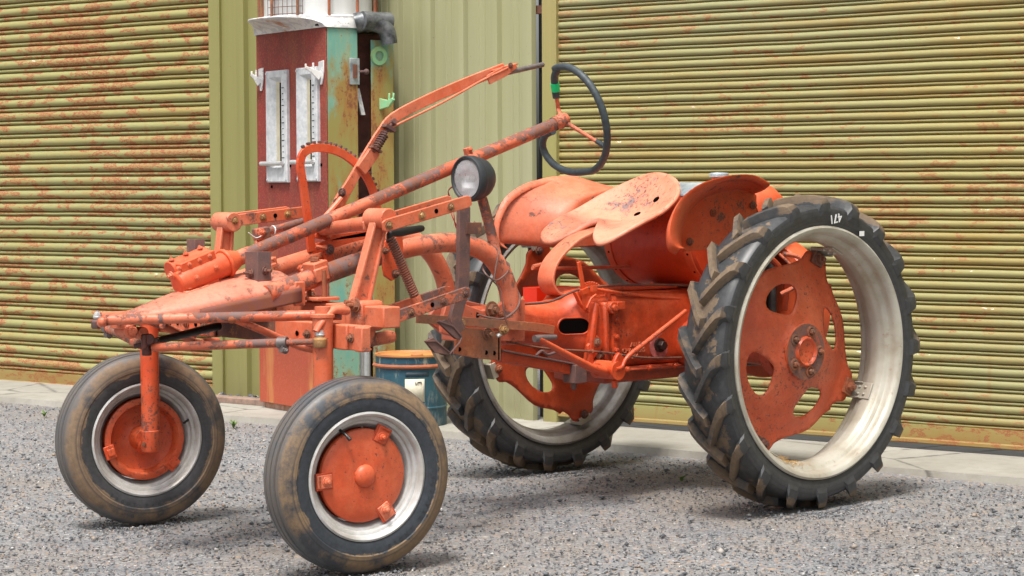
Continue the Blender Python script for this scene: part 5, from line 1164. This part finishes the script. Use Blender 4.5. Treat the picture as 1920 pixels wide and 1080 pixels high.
# ---- rear wheels
def rear_wheel(sg, label, a0, ymat):
    C = V((1.744, sg * .6136, .5043)); nn = V((0, sg, 0)); u = V((1, 0, 0)); v = V((0, 0, 1)); RR = .504
    def P(r, a, w): return C + u * (r * cos(a)) + v * (r * sin(a)) + nn * w
    # pressed, dished centre with four windows and four feet
    out = []
    for k in range(4):
        base = a0 + 45 + 90 * k
        for da, r in ((-45, .272), (-38, .270), (-31, .268), (-26, .270), (-22, .278), (-20, .284), (-18, .276), (-15, .282), (-12, .304), (-9, .330), (-7, .337), (0, .339), (7, .337), (9, .330), (12, .304), (16, .282), (22, .272), (31, .268), (38, .270)):
            r *= 1.035 if r < .3 else 1.0; out.append((r * cos(R(base + da)), r * sin(R(base + da))))
    holes = []
    for k in range(4):
        a = R(a0 + 90 * k); h = []
        for j in range(22):
            t = 2 * PI * j / 22; rr_ = .177 + .048 * cos(t); ta = a + (.066 * sin(t) * (1 + .34 * cos(t))) / .176; h.append((rr_ * cos(ta), rr_ * sin(ta)))
        holes.append(h)
    vs, tris = fill2d(out, holes, .016)
    def dish(r): 
        if r < .095: return -.008 + .012 * (1 if r < .088 else .4)
        t = min(1, (r - .095) / .17); return -.0085 - .055 * (t ** 1.2) if r < .265 else -.0635 - (r - .265) * .06
    b = MB(); b.add([C + u * p[0] + v * p[1] + nn * dish(math.hypot(p[0], p[1])) for p in vs], tris)
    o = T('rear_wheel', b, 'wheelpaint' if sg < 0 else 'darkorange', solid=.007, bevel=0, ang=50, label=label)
    b = MB(); b.lathe([(.092, -.010), (.090, .008), (.084, .012), (.050, .012), (.048, .016), (.044, .022), (.040, .020), (.036, .014), (.0005, .011)], C, nn, 48); b.lathe([(.075, -.02), (.07, -.07), (.0005, -.07)], C, nn, 32); T('hub', b, 'wheelpaint', o)
    b = MB()
    for k in range(5):
        a = R(70 + 72 * k); b.mark(); b.lathe([(.020, -.001), (.019, .005), (.013, .007)], P(.067, a, .010), nn, 18); b.bolt(P(.067, a, .014), nn, .0095, .012, .7, False, mk=False)
    T('wheel_bolt', b, 'bolt', o)
    if sg < 0:
        b = MB(); b.lathe([(.052, .0125), (.090, .0125)], C, nn, 48); T('hub_wear', b, paint('hub wear', (.5, .08, .03), (.4, .12, .07), 1.6, .5, .6, rustc=(.25, .09, .04)), o)
    # rim
    r = MB(); pr = [(.390, .068), (.394, .072), (.403, .0755), (.4035, .081), (.398, .0845), (.390, .082), (.3835, .074), (.3805, .064), (.380, .050), (.3765, .046), (.368, .040), (.364, .034), (.3635, .026), (.360, .022), (.3575, .008)]
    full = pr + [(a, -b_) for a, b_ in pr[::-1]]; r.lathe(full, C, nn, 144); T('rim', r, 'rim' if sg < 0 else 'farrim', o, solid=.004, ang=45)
    # tyre carcass
    half = [(.396, .068), (.401, .0745), (.412, .080), (.430, .0850), (.448, .0855), (.460, .0815), (.468, .0730), (.4735, .058), (.4765, .038), (.4780, .018), (.4782, 0)]
    t = MB(); t.lathe(half + [(q_, -w) for q_, w in half[:-1][::-1]] + [(.386, -.06), (.386, .06)], C, nn, 144, closed=True); 
    # chevron lugs
    N = 20; mm = t
    for side in (-1, 1):
        for k in range(N):
            base = 2 * PI * (k + (.5 if side > 0 else 0)) / N + .07
            L = []
            # centre line: w across, th along; apex leads towards the direction of travel
            for w, dth, rb_, rt_, wd_ in ((-.010, .012, .472, .5030, .040), (.004, -.020, .472, .5043, .042), (.020, -.066, .472, .5045, .040), (.038, -.118, .472, .5042, .040), (.056, -.168, .468, .5030, .041), (.070, -.205, .462, .5000, .044), (.0785, -.226, .458, .4940, .050), (.0870, -.238, .446, .4770, .056), (.0880, -.246, .430, .448, .050)):
                L.append((w * side, dth, rb_, rt_, wd_))
            rows = []
            for w, dth, rb_, rt_, wd_ in L:
                th = base + dth; hw = wd_ / 2 / rt_; tw = hw * .70; ws_ = math.copysign(1, side)
                hh = [(rb_, -hw * 1.1), (rt_ - .0015, -tw), (rt_, -tw * .92), (rt_, tw * .92), (rt_ - .0015, tw), (rb_, hw * 1.2)]
                out_ = .0035 if abs(w) > .075 else 0
                rows.append([P(rr__, th + d_, w + (out_ * side if rr__ > rb_ else -.004 * side * (abs(w) > .075))) for rr__, d_ in hh])
            oo = len(t.v); t.grid(rows); t.f.append([oo + j for j in range(6)]); t.f.append([oo + (len(rows) - 1) * 6 + j for j in range(6)][::-1])
    T('tyre', t, ymat, o, ang=26)
    # rim brackets on the four feet
    for k in range(4):
        a = R(a0 + 45 + 90 * k); e = (u * cos(a) + v * sin(a)); tn = -u * sin(a) + v * cos(a)
        b = MB(); b.box(P(.3525, a, -.030), (.005, .056, .092), X=e, Z=nn); b.box(P(.342, a, -.074), (.026, .056, .006), X=e, Z=nn)
        for sg2 in (-1, 1): b.box(P(.348, a, -.046) + tn * (sg2 * .026), (.012, .004, .050), X=e, Z=nn)
        bk = T('rim_bracket', b, 'rim', o, bevel=.0015)
        b = MB(); b.box(P(.322, a, -.058), (.040, .055, .012), X=e, Z=nn); b.bolt(P(.322, a, -.051), nn, .016, .016, .6); b.bolt(P(.322, a, -.077), -nn, .013, .012, .4); T('foot_clamp', b, 'rustplate' if k % 2 else 'rust', bk, bevel=.002)
        b = MB()
        for wv, dt in ((-.032, -.012), (-.008, .012), (-.032, .012), (-.008, -.012)): b.mark(); b.ball(P(.3495, a, wv) + tn * dt, .006, 10, .8)
        T('rivet', b, 'rim', bk)
    return o, P
mRN = tyremat('rear tyre rubber', (.026, .027, .029), (.20, .135, .08), .45, (1.744, -.6136, .5043), (0, 1, 0), (.478, 1.0, .512))
rN, PRN = rear_wheel(-1, 'near rear wheel with an orange dished centre', 20, mRN)
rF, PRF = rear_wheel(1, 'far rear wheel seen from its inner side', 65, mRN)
# chalk marks on the near rear tyre
def chalk(s, u0, v0, size, rot):
    c = ay(u0, v0, -.6136 - .088); r_ = math.hypot(c.x - 1.744, c.z - .5043); 
    e = Matrix.Rotation(rot, 3, 'Y'); x_ = e @ V((1, 0, 0)); y_ = e @ V((0, 0, 1)); nn = V((0, -1, 0))
    Tm = Matrix(((x_.x, y_.x, nn.x, c.x), (x_.y, y_.y, nn.y, c.y), (x_.z, y_.z, nn.z, c.z), (0, 0, 0, 1))); return text_mesh(s, size, Tm, .0012)
T('chalk_mark', chalk('471', 1567, 409, .040, R(-8) + PI), 'white', rN)
b = MB(); q = ay(1616, 438, -.703); b.box(q, (.022, .002, .016)); T('white_sticker', b, 'white', rN)
# hay caught in the rim
b = MB(); rr = random.Random(9)
for i in range(160):
    a = R(-106 + rr.gauss(0, 5)); p = PRN(.366 - rr.random() * .010, a, rr.uniform(-.06, .05)); d = V((rr.uniform(-1, 1), rr.uniform(-1, 1), rr.uniform(-.2, .3))).normalized(); b.tube([p, p + d * rr.uniform(.015, .035)], .0007, 4, cap=False)
hy = build('hay', b, plain('dry straw', (.5, .30, .10), .8)); tag(hy, 'dry straw caught inside the rim of the near rear wheel', 'straw', kind='stuff')

# ------------------------------------------------------------------ light
w = bpy.data.worlds.new('World'); scene.world = w; w.use_nodes = True; nt = w.node_tree; bg = nt.nodes['Background']
sky = nt.nodes.new('ShaderNodeTexSky'); sky.sky_type = 'NISHITA'; sky.sun_disc = False
SE, SA = R(66), math.atan2(-.35, -.9)      # sun high, from the front left of the tractor
sd = V((-.72, -.42, 0)).normalized(); sdir = V((sd.x * cos(SE), sd.y * cos(SE), sin(SE)))
sky.sun_elevation = SE; sky.sun_rotation = math.atan2(sd.x, sd.y); sky.dust_density = 6; sky.air_density = 1.2; sky.ozone_density = 1
hs_ = nt.nodes.new('ShaderNodeHueSaturation'); hs_.inputs['Saturation'].default_value = .22
nt.links.new(sky.outputs[0], hs_.inputs['Color']); nt.links.new(hs_.outputs[0], bg.inputs[0]); bg.inputs[1].default_value = .125
sl = bpy.data.lights.new('sun', 'SUN'); sl.energy = 2.5; sl.angle = R(13); sl.color = (1, .96, .9); so = bpy.data.objects.new('sun', sl); col.objects.link(so); so.rotation_euler = sdir.to_track_quat('Z', 'Y').to_euler(); so.location = (0, 0, 6)
scene.view_settings.view_transform = 'Standard'; scene.view_settings.look = 'None'; scene.view_settings.exposure = .66
scene.render.engine = 'CYCLES'; scene.cycles.max_bounces = 6
